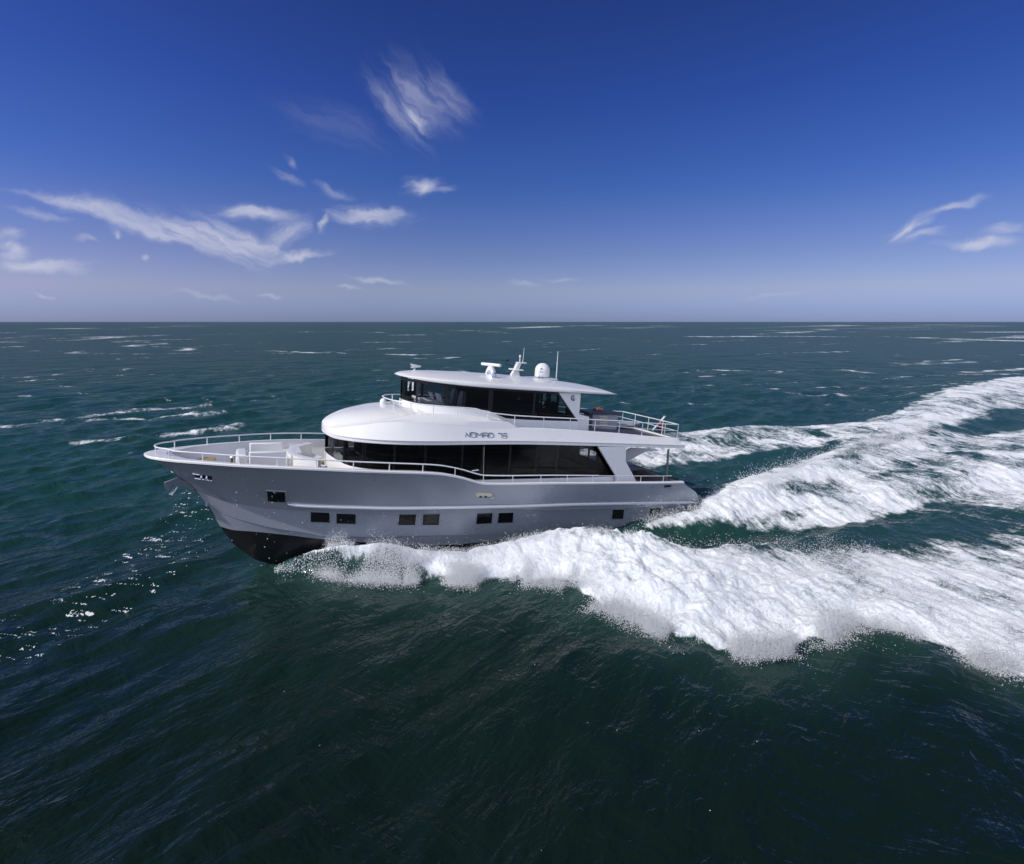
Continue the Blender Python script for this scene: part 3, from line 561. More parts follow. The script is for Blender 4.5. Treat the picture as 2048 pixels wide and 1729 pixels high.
def row(x0, yf, zf, dy=0.0, zend=None, ztab=None):
    zt = zend if zend is not None else float(zf(1.0)); xe = float(TXZ(zt)); X = x0 + (xe - x0) * ks
    return np.column_stack([X, np.maximum(yf(X) + dy * np.minimum(1, (x0 - X) / 2.5), 0), zf(X)])
r_sh = row(23.32, sheerY, sheerZ, zend=1.58); r_ku = row(21.84, kuY, kuZ, zend=.36); r_kl = row(21.36, klY, klZ, zend=-.45); r_bt = row(21.06, btY, btZ, zend=-.6)
STEM = pch([(-1.9, 18.6), (-1.45, 19.65), (-.92, 20.34), (-.28, 20.83), (.11, 21.06), (.8, 21.34), (1.47, 21.71), (1.58, 21.83), (1.93, 22.10), (2.16, 22.37), (2.58, 22.86), (2.8, 23.1), (2.93, 23.32)])
def flare(t, hollow):
    """row a fraction t of the way from the sheer to the upper knuckle"""
    r = r_sh * (1 - t) + r_ku * t; s = 1 - ks
    zb = float(r[0, 2]); x0 = float(STEM(zb)); xe = float(TXZ(1.58 * (1 - t) + .36 * t))
    X = x0 + (xe - x0) * ks; Zq = sheerZ(np.clip(X + (23.32 - x0) * s, 0, 23.32)) * (1 - t) + kuZ(np.clip(X + (21.84 - x0) * s, 0, 21.84)) * t
    q = np.column_stack([X, r[:, 1] * (1 - hollow * np.exp(-((x0 - X) / 5.0) ** 2)), Zq]); q[0, 1] = 0; return q
rows_up = [r_sh, flare(.12, .012), flare(.28, .024), flare(.45, .03), flare(.62, .028), flare(.82, .014), r_ku]
lip = np.minimum(1, (21.84 - r_ku[:, 0]) / 5) * (r_ku[:, 0] > 9) * np.clip((r_ku[:, 0] - 9) / 4, 0, 1)
r_ku2 = r_ku.copy(); r_ku2[:, 1] = np.maximum(r_ku[:, 1] - .02 - .16 * lip, 0); r_ku2[:, 2] -= .03 + .02 * lip; r_ku2[0] = (21.79, 0, 1.52)
r_m = .5 * (r_ku2 + r_kl); r_m[:, 1] *= .985
lip2 = np.minimum(1, (21.36 - r_kl[:, 0]) / 4) * np.clip((r_kl[:, 0] - 13) / 4, 0, 1)
r_kl2 = r_kl.copy(); r_kl2[:, 1] = np.maximum(r_kl[:, 1] - .015 - .12 * lip2, 0); r_kl2[:, 2] -= .03; r_kl2[0] = (21.33, 0, .80)
def keelrow(zk, fy, x0, zend):
    X = x0 + (0.1 - x0) * ks; Zq = np.where(X > 14, zk + 0 * X, zk); return np.column_stack([X, fy * btY(np.clip(X + (21.06 - x0) * (1 - ks), 0, 21.06)), Zq])
def lerprow(a, b, t): return a * (1 - t) + b * t
r_keel = np.column_stack([18.6 + (.1 - 18.6) * ks, 0 * ks, -1.9 + .6 * np.clip(ks - .4, 0, 1)])
r_b1 = lerprow(r_bt, r_keel, .35); r_b1[:, 0] = STEM(r_b1[0, 2]) + (.1 - STEM(r_b1[0, 2])) * ks; r_b1[:, 1] = r_bt[:, 1] * .90
r_b2 = lerprow(r_bt, r_keel, .7); r_b2[:, 0] = STEM(r_b2[0, 2]) + (.1 - STEM(r_b2[0, 2])) * ks; r_b2[:, 1] = r_bt[:, 1] * .62
def both(rows):
    """port rows from the sheer down, then starboard rows back up"""
    P = [[tuple(p) for p in r] for r in rows]; S_ = [[(x, -y, z) for x, y, z in r] for r in P[::-1]]
    return P, S_
up = rows_up + [r_ku2, r_m, r_kl, r_kl2, r_bt]
mb = MB(); P_, S_ = both(up); mb.grid(P_); mb.grid(S_)
n0 = [tuple(r[-1]) for r in up]; tr = [(x, y, z) for x, y, z in n0] ; mb.grid([tr, [(x, -y, z) for x, y, z in tr]])   # transom
hull = mb.build('hull', M['hull'], Y_, 22)
mb = MB(); P_, S_ = both([r_bt + np.array([0, -.004, 0]), r_b1, r_b2, r_keel]); mb.grid(P_); mb.grid(S_[:]); tr = [tuple(r[-1]) for r in (r_bt, r_b1, r_b2, r_keel)]; mb.grid([tr, [(x, -y, z) for x, y, z in tr]])
mb.build('bottom_paint', M['boot'], Y_, 30)
HULLBVH = BVHTree.FromPolygons([v.co.copy() for v in hull.data.vertices], [tuple(p.vertices) for p in hull.data.polygons])
def onhull(u, v, off=0.0):
    h = HULLBVH.ray_cast(Vector(CAML), Vector(lray(u, v)))
    if h[0] is None: p = Vector(bp(u, v, 2.9)); return p, Vector((0, 1, 0))
    n = h[1] if h[1].y > 0 else -h[1]; return h[0] + n * off, n

# ---- cap rail, bulwark inside, decks
XS = np.concatenate([23.32 - np.array([0, .03, .08, .16, .3, .5, .75, 1.0, 1.4]), np.arange(21.5, 14.4, -.4), np.arange(14.2, 11.2, -.12), np.arange(11.2, 1.5, -.6), [1.42]])
capw = pch([(1, .13), (19, .14), (21, .20), (22.2, .30), (23.32, .45)])
def inner_xy(X): return (max(0.0, float(sheerY(X)) - float(capw(X))))
XI = XS[XS < 22.55]; XI = np.concatenate([[22.55], XI])
innerY = lambda X: float(sheerY(X) - capw(X)) * min(1, math.sqrt(max(0, (22.55 - X) / .5)))
mb = MB()
rows = []
for X in XS:
    y, z = float(sheerY(X)), float(sheerZ(X)); yi = innerY(X) if X <= 22.55 else 0.0
    rows.append([(X, y + .035, z - .045), (X, y + .04, z + .01), (X, y + .01, z + .04), (X, yi, z + .04), (X, yi, z - .03)])
mb.grid(rows); mb.mirror(); mb.build('cap_rail', M['white'], Y_, 40)
deckZ = pch([(0, .95), (10.8, 1.15), (13.4, 1.25), (15, 1.75), (16.5, 2.0), (21, 2.18), (23.3, 2.3)])
def skinY(X, z):
    h_ = HULLBVH.ray_cast(Vector((X, 0, z)), Vector((0, 1, 0))); return h_[0].y if h_[0] is not None else 0.0
def deckY(X): return max(0.0, min(innerY(X) - .06, skinY(X, float(deckZ(X))) - .10))
mb = MB(); mb.grid([[(X, innerY(X), float(sheerZ(X)) - .02)] + [(X, max(0.0, min(innerY(X) - .03, skinY(X, float(sheerZ(X)) * (1 - k) + float(deckZ(X)) * k) - .08)), float(sheerZ(X)) * (1 - k) + float(deckZ(X)) * k) for k in (.25, .5, .75)] + [(X, deckY(X), float(deckZ(X)))] for X in XI]); mb.mirror(); mb.build('bulwark_lining', M['inner'], Y_)
mb = MB(); mb.grid([[(X, deckY(X) * q, float(deckZ(X))) for q in (-1, -.5, 0, .5, 1)] for X in XI]); mb.build('main_deck', M['teak'], Y_)
# aft bulwark across the stern
mb = MB(); mb.box((1.62, 0, 1.28), (.28, 5.5, .60)); mb.build('stern_bulwark', M['deckgrey'], Y_, bevel=.03)
mb = MB(); mb.plate([(.3, -2.6), (.3, 2.6), (-.75, 2.45), (-1.0, 1.6), (-1.0, -1.6), (-.75, -2.45)], .30, .42); mb.build('swim_platform', M['deckgrey'], Y_, bevel=.02)

# ---- rub rail
RUB = [(576, 1008), (600, 1010), (640, 1012), (700, 1013.5), (788, 1015.5), (863, 1015), (940, 1014), (1020, 1012.5), (1110, 1010), (1200, 1008), (1300, 1006.2), (1388, 1005)]
rub = [onhull(u, v, .035) for u, v in RUB]; rubp = [p for p, n in rub]
fx = pch([(p.x, p.y) for p in rubp]); fz = pch([(p.x, p.z) for p in rubp]); xs = np.linspace(rubp[0].x, rubp[-1].x, 70)
mb = MB(); mb.tube([(x, float(fx(x)), float(fz(x))) for x in xs], [.02] + [.065] * 68 + [.03], 8); mb.mirror(); rr_ = mb.build('rub_rail', M['white'], Y_)
mb = MB(); mb.tube([(x, float(fx(x)) + .052, float(fz(x)) + .005) for x in xs[1:-1]], .016, 6); mb.mirror(); mb.build('rub_strip', M['steel'], rr_)

# ---- hull windows: frame on the plating, dark pane inside it
def quad_pts(c, n=5):
    a, b, d, e = [Vector(q) for q in c]; return a, b, d, e
def porthole(corners, name='hull_window'):
    hit = [onhull(u, v) for u, v in corners]; nrm = sum((n for p, n in hit), Vector()).normalized(); C4 = [p for p, n in hit]; cen = sum(C4, Vector()) / 4
    for sgn in (1, -1):
        mbf = MB(); fl = lambda p: (p.x, p.y * sgn, p.z)
        def ring(g, off): return [p + (p - cen).normalized() * g + nrm * off for p in C4]
        o1, o2, i2, i1 = ring(.055, -.02), ring(.04, .028), ring(.0, .030), ring(-.008, -.01)
        mbf.grid([[fl(p) for p in r] for r in (o1, o2, i2, i1)], True); fr = mbf.build(name, M['hull'], Y_, bevel=.004)
        q = ring(.0, .010); MB().add([fl(p) for p in q], [(0, 1, 2, 3)]).build('pane', M['port_glass'], fr)
        mt = MB(); mt.tube([fl(p) for p in ring(-.012, .016)] + [fl(ring(-.012, .016)[0])], .010, 5, False); mt.build('window_trim', M['black'], fr)
for c in ([(534, 982), (570.5, 984), (571.5, 1005), (536.5, 1004)], [(621.5, 1024), (659.5, 1025.5), (659.5, 1045.5), (621.5, 1044)], [(673, 1027), (711.5, 1028.5), (711.5, 1048.5), (673, 1047)],
          [(799, 1029), (832.5, 1029), (830, 1050), (796, 1050)], [(846.5, 1029), (879.5, 1028), (877, 1050), (844.5, 1050)], [(954, 1027), (985, 1026), (983, 1047), (952, 1048.5)], [(997, 1026), (1027, 1025), (1025, 1045.5), (995, 1046.5)],
          [(1225, 1019), (1248, 1019), (1245.5, 1038), (1223, 1038)], [(1299.5, 1017), (1321, 1016), (1319, 1034.5), (1298, 1035)]):
    porthole(c)

# small hull fittings
def hullplate(name, px, m, off=.02, th=.03, parent=None):
    hit = [onhull(u, v) for u, v in px]; nrm = sum((n for p, n in hit), Vector()).normalized(); mbp = MB(); n = len(px)
    vs = [p - nrm * th for p, _ in hit] + [p + nrm * off for p, _ in hit]; mbp.add(vs, [tuple(range(n)), tuple(range(2 * n - 1, n - 1, -1))] + [(i, (i + 1) % n, (i + 1) % n + n, i + n) for i in range(n)])
    return mbp.build(name, m, parent or Y_, bevel=.006)
fl_ = hullplate('hawse_opening', [(386, 947.5), (423, 952.5), (424.5, 959.5), (392, 954.5)], M['black'], .012)
for a, b in (((391, 956), (425, 961)), ((386, 946.5), (400, 949))):
    p, q = onhull(*a, .03)[0], onhull(*b, .03)[0]; MB().tube([p, q], .022, 8).build('hawse_lip', M['steel'], fl_)
for u, v in ((404, 952.5), (414.5, 954)):
    p, n = onhull(u, v, .04); MB().lathe(p - Vector((0, 0, .09)), [(.03, 0), (.03, .05), (.05, .07), (.03, .10), (.03, .17)], 10).build('roller', M['steel'], fl_)
hp = hullplate('boarding_hatch', [(951, 989.5), (955, 986), (984, 986.5), (985, 993), (953, 993.5)], M['cream'], .03)
for a in ((961, 993), (971, 993)): hullplate('hinge', [(a[0] - 2.5, 991.5), (a[0] + 2.5, 991.5), (a[0] + 3, 995), (a[0] - 3, 995)], M['black'], .035, parent=hp)
MB().tube([onhull(984, 985.5, .05)[0], onhull(986.5, 990, .06)[0], onhull(984.5, 996, .06)[0], onhull(978, 996.5, .05)[0]], .022, 6).build('latch_hook', M['steel'], hp)
fa = hullplate('stern_fairlead', [(1328.5, 970.5), (1342, 970.5), (1341, 976), (1328.5, 976)], M['black'], .015); MB().tube([onhull(1329, 976, .03)[0], onhull(1343, 975.5, .03)[0], onhull(1344, 971, .03)[0]], .02, 6).build('fairlead_lip', M['steel'], fa)
for px in ([(764, 1031), (773, 1031), (773, 1035), (764, 1035)], [(1052, 1030), (1059, 1030), (1059, 1034), (1052, 1034)], [(1065, 1029.5), (1073, 1029.5), (1073, 1033.5), (1065, 1033.5)]): hullplate('vent_outlet', px, M['cabgrey'], .012)
# stem fitting: towing eye on the stem
p = Vector((21.43, 0, 1.02)); MB().lathe(p + Vector((.02, 0, -.1)), [(.03, 0), (.07, .04), (.07, .16), (.03, .2)], 12).build('stem_eye', M['galv'], Y_)

# ---- anchor in its bow roller
AN = thing('bow_anchor', 'grey plough anchor stowed in the bow roller under the prow', 'anchor', (22.45, 0, 1.45))
def apx(u, v, y=0.0): q = bp(u, v, y); return (q[0], q[2])
mb = MB(); mb.slab([apx(328, 965), apx(355, 955), apx(362, 958), apx(372, 968), apx(360, 972), apx(346, 969), apx(336, 986), apx(330, 975)], -.045, .045)
def tolocthing(mbx, off):
    mbx.v = [(x - off[0], y - off[1], z - off[2]) for x, y, z in mbx.v]; return mbx
off = (22.45, 0, 1.45)
tolocthing(mb, off).build('shank', M['anchor'], AN, bevel=.012)
a, b, c = bp(337, 988), bp(346, 986), bp(356, 974)
mb = MB()
for s in (1, -1):
    mb.add([(a[0], 0, a[2]), (b[0], s * .22, b[2] - .02), (c[0], s * .14, c[2]), (c[0] - .02, 0, c[2] + .05)], [(0, 1, 2, 3)]); mb.add([(a[0], 0, a[2] - .02), (b[0], s * .22, b[2] - .04), (c[0], s * .14, c[2] - .03), (c[0] - .02, 0, c[2])], [(0, 1, 2, 3)])
tolocthing(mb, off).build('fluke', M['galv'], AN)
mb = MB()
for s in (1, -1): mb.slab([apx(350, 955), apx(372, 962), apx(384, 970), apx(392, 983), apx(374, 974), apx(356, 972)], s * .07, s * .10)
mb.tube([(22.47, -.12, 1.62), (22.47, .12, 1.62)], .05, 10); mb.build('bow_roller', M['anchor'], Y_, bevel=.006)
mb = MB(); mb.tube([bp(372, 970), bp(381, 972), bp(388, 977)], .025, 6); mb.build('anchor_chain', M['galv'], Y_)

# ---- superellipse plans
def plan(nose, length, half, p=2.4, q=2.4, aft=0.0, aftw=None):
    c = nose - length
    def f(X):
        X = float(X)
        if X >= nose: return 0.0
        if X > c: return half * (1 - ((X - c) / length) ** p) ** (1 / q)
        return half if aftw is None else half + (aftw - half) * min(1, (c - X) / (c - aft))
    return f
def plan_xs(nose, length, aft, n=22, step=.4):
    c = nose - length; a = [c + length * math.sin(math.pi / 2 * (1 - k / n)) for k in range(n + 1)]; k = max(2, int((c - aft) / step)); return a + [c + (aft - c) * i / k for i in range(1, k + 1)]
def pln(f, px, extra=()): return pch([(q[0], q[2]) for q in [on(u, v, f) for u, v in px]] + list(extra))

# ---- main deck house: white base, dark glass, white aft quarter panels
HN, HL, HH = 17.38, 2.5, 2.25
hY = plan(HN, HL, HH, 2.4, 2.2); hX = plan_xs(HN, HL, 4.0)
gB = pch([(17.5, 2.93), (17.2, 2.83), (16.8, 2.68), (16.2, 2.62), (15.2, 2.58), (14.0, 2.50), (13.3, 2.38), (12.8, 2.20), (12.4, 2.07), (11, 2.02), (4, 1.86)])
gT = pch([(17.62, 3.70), (16.5, 3.61), (11, 3.57), (6, 3.37), (4, 3.29)])
mb = MB(); mb.grid([[(X, hY(X) + .05, float(deckZ(X))), (X, hY(X) + .05, float(gB(X)) - .03), (X, hY(X) + .03, float(gB(X))), (X, hY(X) - .06, float(gB(X)))] for X in hX]); mb.mirror(); mb.build('house_base', M['white'], Y_)
def xz_cut(X0, X1, z0, z1): return lambda z: X0 + (X1 - X0) * (z - z0) / (z1 - z0)
# glass with a raked aft end
da, db = bp(1196.7, 898.6, 2.3), bp(1234, 955, 2.3); cutX = xz_cut(db[0], da[0], db[2], da[2])
def pane(name, xs, yf, zb, zt, m, parent, inset=0.0, end=None, side=1):
    mbp = MB(); rows = []
    for X in xs:
        b_, t_ = float(zb(X)), float(zt(X)); Xb = max(X, end(b_)) if end else X; Xt = max(X, end(t_)) if end else X
        rows.append([(Xb + (Xt - Xb) * k / 3, side * (yf(X) - inset), b_ + (t_ - b_) * k / 3) for k in range(4)])
    return mbp.grid(rows).build(name, m, parent)
def sub(xs, a, b, n=6):                   # part of a plan's stations between X = a and X = b (a > b)
    return [a] + [x for x in xs if b < x < a] + [b]
def Xof(u, v, yf): return on(u, v, yf)[0]
hb = [17.375, 16.9, Xof(730, 910, hY), Xof(790, 910, hY), Xof(852, 910, hY), Xof(926, 910, hY), Xof(967, 910, hY), Xof(1021, 920, hY), Xof(1075, 920, hY), Xof(1117, 920, hY)]
hb += [cutX(float(gB(5))) + .0]
for side in (1, -1):
    for i in range(len(hb) - 1):
        a, b = hb[i] - .03, hb[i + 1] + .03; last = i == len(hb) - 2
        g = M['clear_glass'] if i == 0 else M['saloon_glass']
        if side == -1 and 0 < i: g = M['saloon_glass']
        pane('saloon_window', sub(hX, a, b if not last else hb[-1]), hY, lambda X: gB(X) + .02, lambda X: gT(X) + .05, g, Y_, .03, cutX if last else None, side)
    for i in range(1, len(hb) - 1):
        X = hb[i]; w = .05 if i not in (2,) else .08; MB().box((X, side * (hY(X) - .09), (float(gB(X)) + float(gT(X))) / 2), (w * 2, .05, float(gT(X) - gB(X)) - .02)).build('window_mullion', M['black'], Y_)
# interior of the saloon: dark floor, ceiling and starboard panelling with one clear window aft
mb = MB(); mb.grid([[(X, -hY(X) * .92, 1.72 if X < 13 else 2.45), (X, hY(X) * .92, 1.72 if X < 13 else 2.45)] for X in hX]); mb.build('saloon_floor', M['dark'], Y_)
mb = MB(); mb.grid([[(X, -hY(X) * .93, 2.62), (X, 0, 2.64), (X, hY(X) * .93, 2.62)] for X in [x for x in hX if x > 16.7] + [16.7]]); mb.build('reflection_shelf', M['shelf'], Y_)  # added grey shelf, stands in for the foredeck reflected in the windscreen
w0, w1 = bp(1160, 903, -2.1), bp(1192, 918, -2.1)
mb = MB()
mb.box((4.9, 0, 1.9), (.06, 4.2, .62)); mb.box((4.9, 0, 3.0), (.06, 4.2, .70)); mb.box((4.9, -1.6, 2.4), (.06, 1.2, 1.2)); mb.box((4.9, 1.3, 2.4), (.06, 1.6, 1.2)); mb.box((4.9, -.15, 2.4), (.07, .08, .9))
for x0, x1, z0, z1 in ((15.9, 4.4, 1.7, 3.75),): mb.box(((x0 + x1) / 2, -2.1, (z0 + z1) / 2), (abs(x0 - x1), .05, z1 - z0))
mb.build('saloon_panelling', M['dark'], Y_)
mb = MB(); mb.box((12.5, 0, 2.3), (1.6, 2.4, 1.0)); mb.box((9, -1.2, 2.05), (3.2, .9, .7)); mb.build('saloon_furniture', M['dark'], Y_, bevel=.05)
# white quarter panels aft of the glass
z_ = lambda u, v: (bp(u, v, 2.52)[0], bp(u, v, 2.52)[2])
QP = [z_(1197, 894), z_(1233, 953.5), (z_(1234, 955)[0], 1.0), (z_(1276, 966)[0], 1.0), z_(1274, 964.5), z_(1252, 923), z_(1252.5, 894)]
MB().slab(QP, 2.38, 2.52).build('quarter_panel', M['white'], Y_, bevel=.02); MB().slab(QP, -2.52, -2.38).build('quarter_panel', M['white'], Y_, bevel=.02)
MB().slab([(bp(u, v, 0)[0], bp(u, v, 0)[2]) for u, v in ((1249, 905), (1263, 896), (1313, 899), (1318, 902), (1290, 904), (1251, 925))], -.08, .02).build('stair_panel', M['inner'], Y_, bevel=.01)
q0, q1 = bp(943, 942.5, 2.27), bp(957, 940.5, 2.27); MB().tube([q0, q1], .03, 6).build('door_handle', M['steel'], Y_)
q0, q1 = bp(968.5, 893, 2.265), bp(966.5, 953, 2.265); MB().tube([q0, q1], .014, 6).build('door_edge', M['steel'], Y_)

# ---- upper deck: overhanging band, brow, deck
BN = 17.52
bY = plan(BN, 4.2, 2.72, 2.3, 2.1, 1.1, 2.45); bX = plan_xs(BN, 4.2, 1.15, 26, .35)
B0 = pch([(17.6, 3.74), (17.42, 3.65), (17.15, 3.60), (16.5, 3.60), (15, 3.60), (11.1, 3.56), (6, 3.36), (1.1, 3.13)])
B1 = pch([(17.6, 3.95), (17.3, 3.99), (17.0, 4.05), (16.3, 4.24), (15.6, 4.38), (15.0, 4.42), (13, 4.33), (11.05, 4.19), (10.3, 4.19), (6, 3.96), (1.6, 3.62), (1, 3.60)])
ins1 = pch([(17.6, 0.0), (17.3, .10), (16.6, .28), (15.5, .36), (13, .28), (11, .24), (1, .20)])
B2 = pch([(17.6, 3.96), (17.0, 4.06), (16.3, 4.26), (15.6, 4.41), (14.9, 4.51), (13, 4.46), (11, 4.41), (10, 4.35)])
B3 = pch([(17.6, 3.97), (17.0, 4.07), (16.3, 4.28), (15.6, 4.44), (14.9, 4.58), (14, 4.66), (13.2, 4.66), (12.2, 4.60), (11, 4.53), (10, 4.48)])
Cz = pch([(17.6, 3.97), (17.55, 4.05), (17.41, 4.17), (17.14, 4.33), (16.67, 4.51), (16.1, 4.63), (15.37, 4.74), (14.4, 4.78), (10, 4.7)])
y1 = lambda X: max(0, bY(X) - float(ins1(X)))
mb = MB(); rows = []
for X in bX:
    y, yy = bY(X), y1(X); aft = X - 1.15
    xt = X + (.42 if X < 1.3 else 0)
    lp = lambda d: max(0, y - d); zb_ = float(B0(X)); zl = min(1, (float(B1(X)) - zb_) / .4)
    rows.append([(X, lp(.35), zb_ + .03), (X, lp(.05), zb_), (X, lp(.035), zb_ + .015 * zl), (X, lp(.035), zb_ + .105 * zl), (X, lp(.06), zb_ + .115 * zl), (X, lp(.06), zb_ + .125 * zl), (X, lp(.005), zb_ + .135 * zl), (X, y, zb_ + .16 * zl), (xt * .5 + X * .5, (y + yy) / 2 + .015, (float(B0(X)) + float(B1(X))) / 2), (xt, yy, float(B1(X)) - .02), (xt, max(0, yy - .03), float(B1(X))), (xt, max(0, yy - .14), float(B1(X))), (xt, max(0, yy - .15), float(B1(X)) - .12)])
mb.grid(rows); mb.mirror()
mb.grid([[(p[0], p[1] * q, p[2]) for p in rows[-1]] for q in (1, .5, 0, -.5, -1)]); mb.build('upper_band', M['white'], Y_, 30)
mb = MB(); mb.grid([[(X, (bY(X) - .3) * q, float(B0(X)) + .04) for q in (1, .33, -.33, -1)] for X in bX]); mb.build('overhang_soffit', M['inner'], Y_)
mb = MB(); dx = [x for x in bX if x < 12.5]; mb.grid([[(X + (.3 if X < 1.3 else 0), (y1(X) - .13) * q, float(B1(X)) - .10) for q in (1, .33, -.33, -1)] for X in dx]); mb.build('upper_deck', M['deckgrey'], Y_)
# brow and coaming with its raked aft end
mb = MB(); rows = []
c845, c834 = bp(1016, 846, 2.3), bp(998, 837, 2.1)
bx = [x for x in bX if x > 11.0] + [10.9, 10.6, 10.25]
for X in bx:
    f = np.clip((15.6 - X) / 1.4, 0, 1); f = f * f * (3 - 2 * f); yy = y1(X); cx = lambda d: max(X, d)
    g_ = np.clip((16.4 - X) / 2.0, 0, 1); g_ = g_ * g_ * (3 - 2 * g_); b1 = float(B1(X))
    p1 = (X, yy - .002, b1 - .015); yb2 = yy - .06 * f - .006; yb3 = yy - .34 * f - .03
    p2 = (cx(10.62), yb2, b1 + .006 + (float(B2(max(X, 10.62))) - b1) * g_); p3 = (cx(10.95), yb3, b1 + .022 + (float(B3(max(X, 10.95))) - b1 - .01) * g_)
    r_ = [p1, p2, (p3[0], yb3 - .0, p3[2] - .015), (p3[0], max(0, yb3 - .03), p3[2])]; zc = max(float(Cz(X)), p3[2]); n = 10; yi = max(0, yb3 - .05)
    for k in range(n + 1):
        q = 1 - k / n; h = (1 - q ** 2.6); zz = p3[2] + (zc - p3[2]) * h if X > 14.0 else p3[2] - .03 * min(1, k)
        r_.append((p3[0], yi * q, zz))
    rows.append(r_)
rows = [[(a, max(0, b), c) for a, b, c in r] for r in rows]
mb.grid(rows); mb.mirror(); mb.build('brow', M['white'], Y_, 40)

# ---- pilothouse
PN, PL, PH = 14.46, 2.7, 1.82
pY = plan(PN, PL, PH, 2.3, 2.2); pX = plan_xs(PN, PL, 6.5)
pgB = pch([(14.46, 5.0), (14.2, 4.97), (13.2, 4.93), (12.4, 4.88), (11.6, 4.82), (11.2, 4.78), (10.75, 4.52), (10.2, 4.46), (7, 4.36), (6, 4.33)])
pgT = pch([(14.46, 5.83), (13.5, 5.80), (11, 5.68), (8.1, 5.585), (6, 5.56)])
ea, eb = bp(1117, 787, 1.82), bp(1156, 843, 1.82); pcut = xz_cut(eb[0], ea[0], eb[2], ea[2])
mb = MB(); mb.grid([[(X, pY(X) + .05, 4.2 if X > 12 else 3.8), (X, pY(X) + .05, float(pgB(X)) - .03), (X, pY(X) + .03, float(pgB(X))), (X, pY(X) - .06, float(pgB(X)))] for X in pX]); mb.mirror(); mb.build('pilothouse_base', M['white'], Y_)
pb = [14.455, Xof(834.5, 790, pY), Xof(893.5, 795, pY), Xof(981, 800, pY), Xof(1068, 808, pY)]
for side in (1, -1):
    ends = pb + [eb[0]]
    for i in range(5):
        a, b = ends[i] - (.05 if i else 0), ends[i + 1] + (.05 if i < 4 else 0); last = i == 4
        g = M['clear_glass'] if i == 0 or (side == -1 and i in (0, 4)) else M['fore_glass'] if i == 1 else M['pilot_glass']
        pane('pilothouse_window', sub(pX, a, b), pY, lambda X: pgB(X) + .03, lambda X: pgT(X) - .03, g, Y_, .02, pcut if last else None, side)
    mbm = MB()
    for i in range(1, 5):
        X = pb[i]; w = (.05, .03, .055, .10, .05)[i]
        wx_ = [X + w, X, X - w] if i > 1 else [X + .035, X, X - .035]
        mbm.strip([(x, side * (pY(x) + .005), float(pgB(x))) for x in wx_], [(x, side * (pY(x) + .005), float(pgT(x))) for x in wx_], .06, lambda i: (0, side, 0))
    sx = [x for x in pX if x > ea[0]] + [ea[0]]; mbm.strip([(x, side * (pY(x) + .004), float(pgT(x)) - .05) for x in sx], [(x, side * (pY(x) + .004), float(pgT(x)) + .06) for x in sx], .05, lambda i: (0, side, 0))
    sx = [x for x in pX if x > eb[0]] + [eb[0]]; mbm.strip([(x, side * (pY(x) + .004), float(pgB(x)) - .0) for x in sx], [(x, side * (pY(x) + .004), float(pgB(x)) + .05) for x in sx], .05, lambda i: (0, side, 0))
    mbm.tube([(eb[0] + .02, side * (pY(7) - .02), eb[2]), (ea[0] + .02, side * (pY(8) - .02), ea[2])], .035, 6)
    mbm.build('pilothouse_window_frame', M['black'], Y_)
v_ = lambda u, v: (bp(u, v, 1.85)[0], bp(u, v, 1.85)[2])
mb = MB(); PQ = ([v_(1117, 785.5), v_(1156, 843), (v_(1156, 843)[0], 3.8), (v_(1176.5, 860)[0], 3.8), v_(1178, 834), v_(1158, 829), v_(1161.5, 786)]); MB().slab(PQ, 1.76, 1.88).build('pilothouse_quarter_panel', M['white'], Y_, bevel=.015); MB().slab(PQ, -1.88, -1.76).build('pilothouse_quarter_panel', M['white'], Y_, bevel=.015)
mb = MB(); mb.box((6.95, 0, 4.2), (.06, 3.5, .62)); mb.box((6.95, 0, 5.46), (.06, 3.5, .30)); mb.box((6.95, 1.2, 4.9), (.06, 1.1, 1.5))
for y_ in (-.12, -.9, -1.7): mb.box((6.95, y_, 4.9), (.07, .12, 1.3))
mb.build('pilothouse_aft_bulkhead', M['dark'], Y_)
mb = MB(); mb.grid([[(X, -pY(X) * .95, 3.98 if X < 13 else 4.82), (X, pY(X) * .95, 3.98 if X < 13 else 4.82)] for X in pX]); mb.build('pilothouse_floor', M['dark'], Y_)
mb = MB(); mb.grid([[(X, -pY(X) * .97, float(pgT(X)) + .0), (X, pY(X) * .97, float(pgT(X)) + .0)] for X in pX if X < 13.6]); mb.build('pilothouse_ceiling', M['dark'], Y_)
# starboard lining between the windscreen and the clear aft windows
sA, sB = bp(899, 795, -1.7)[0], bp(1079, 800, -1.7)[0]; so_ = bp(912, 795, -1.7)[0]
mb = MB(); mb.box(((so_ + sB) / 2, -1.7, 4.9), (so_ - sB, .04, 1.5))
mb.box((8.0, -1.7, 5.50), (4, .05, .22)); mb.build('pilothouse_lining', M['dark'], Y_)
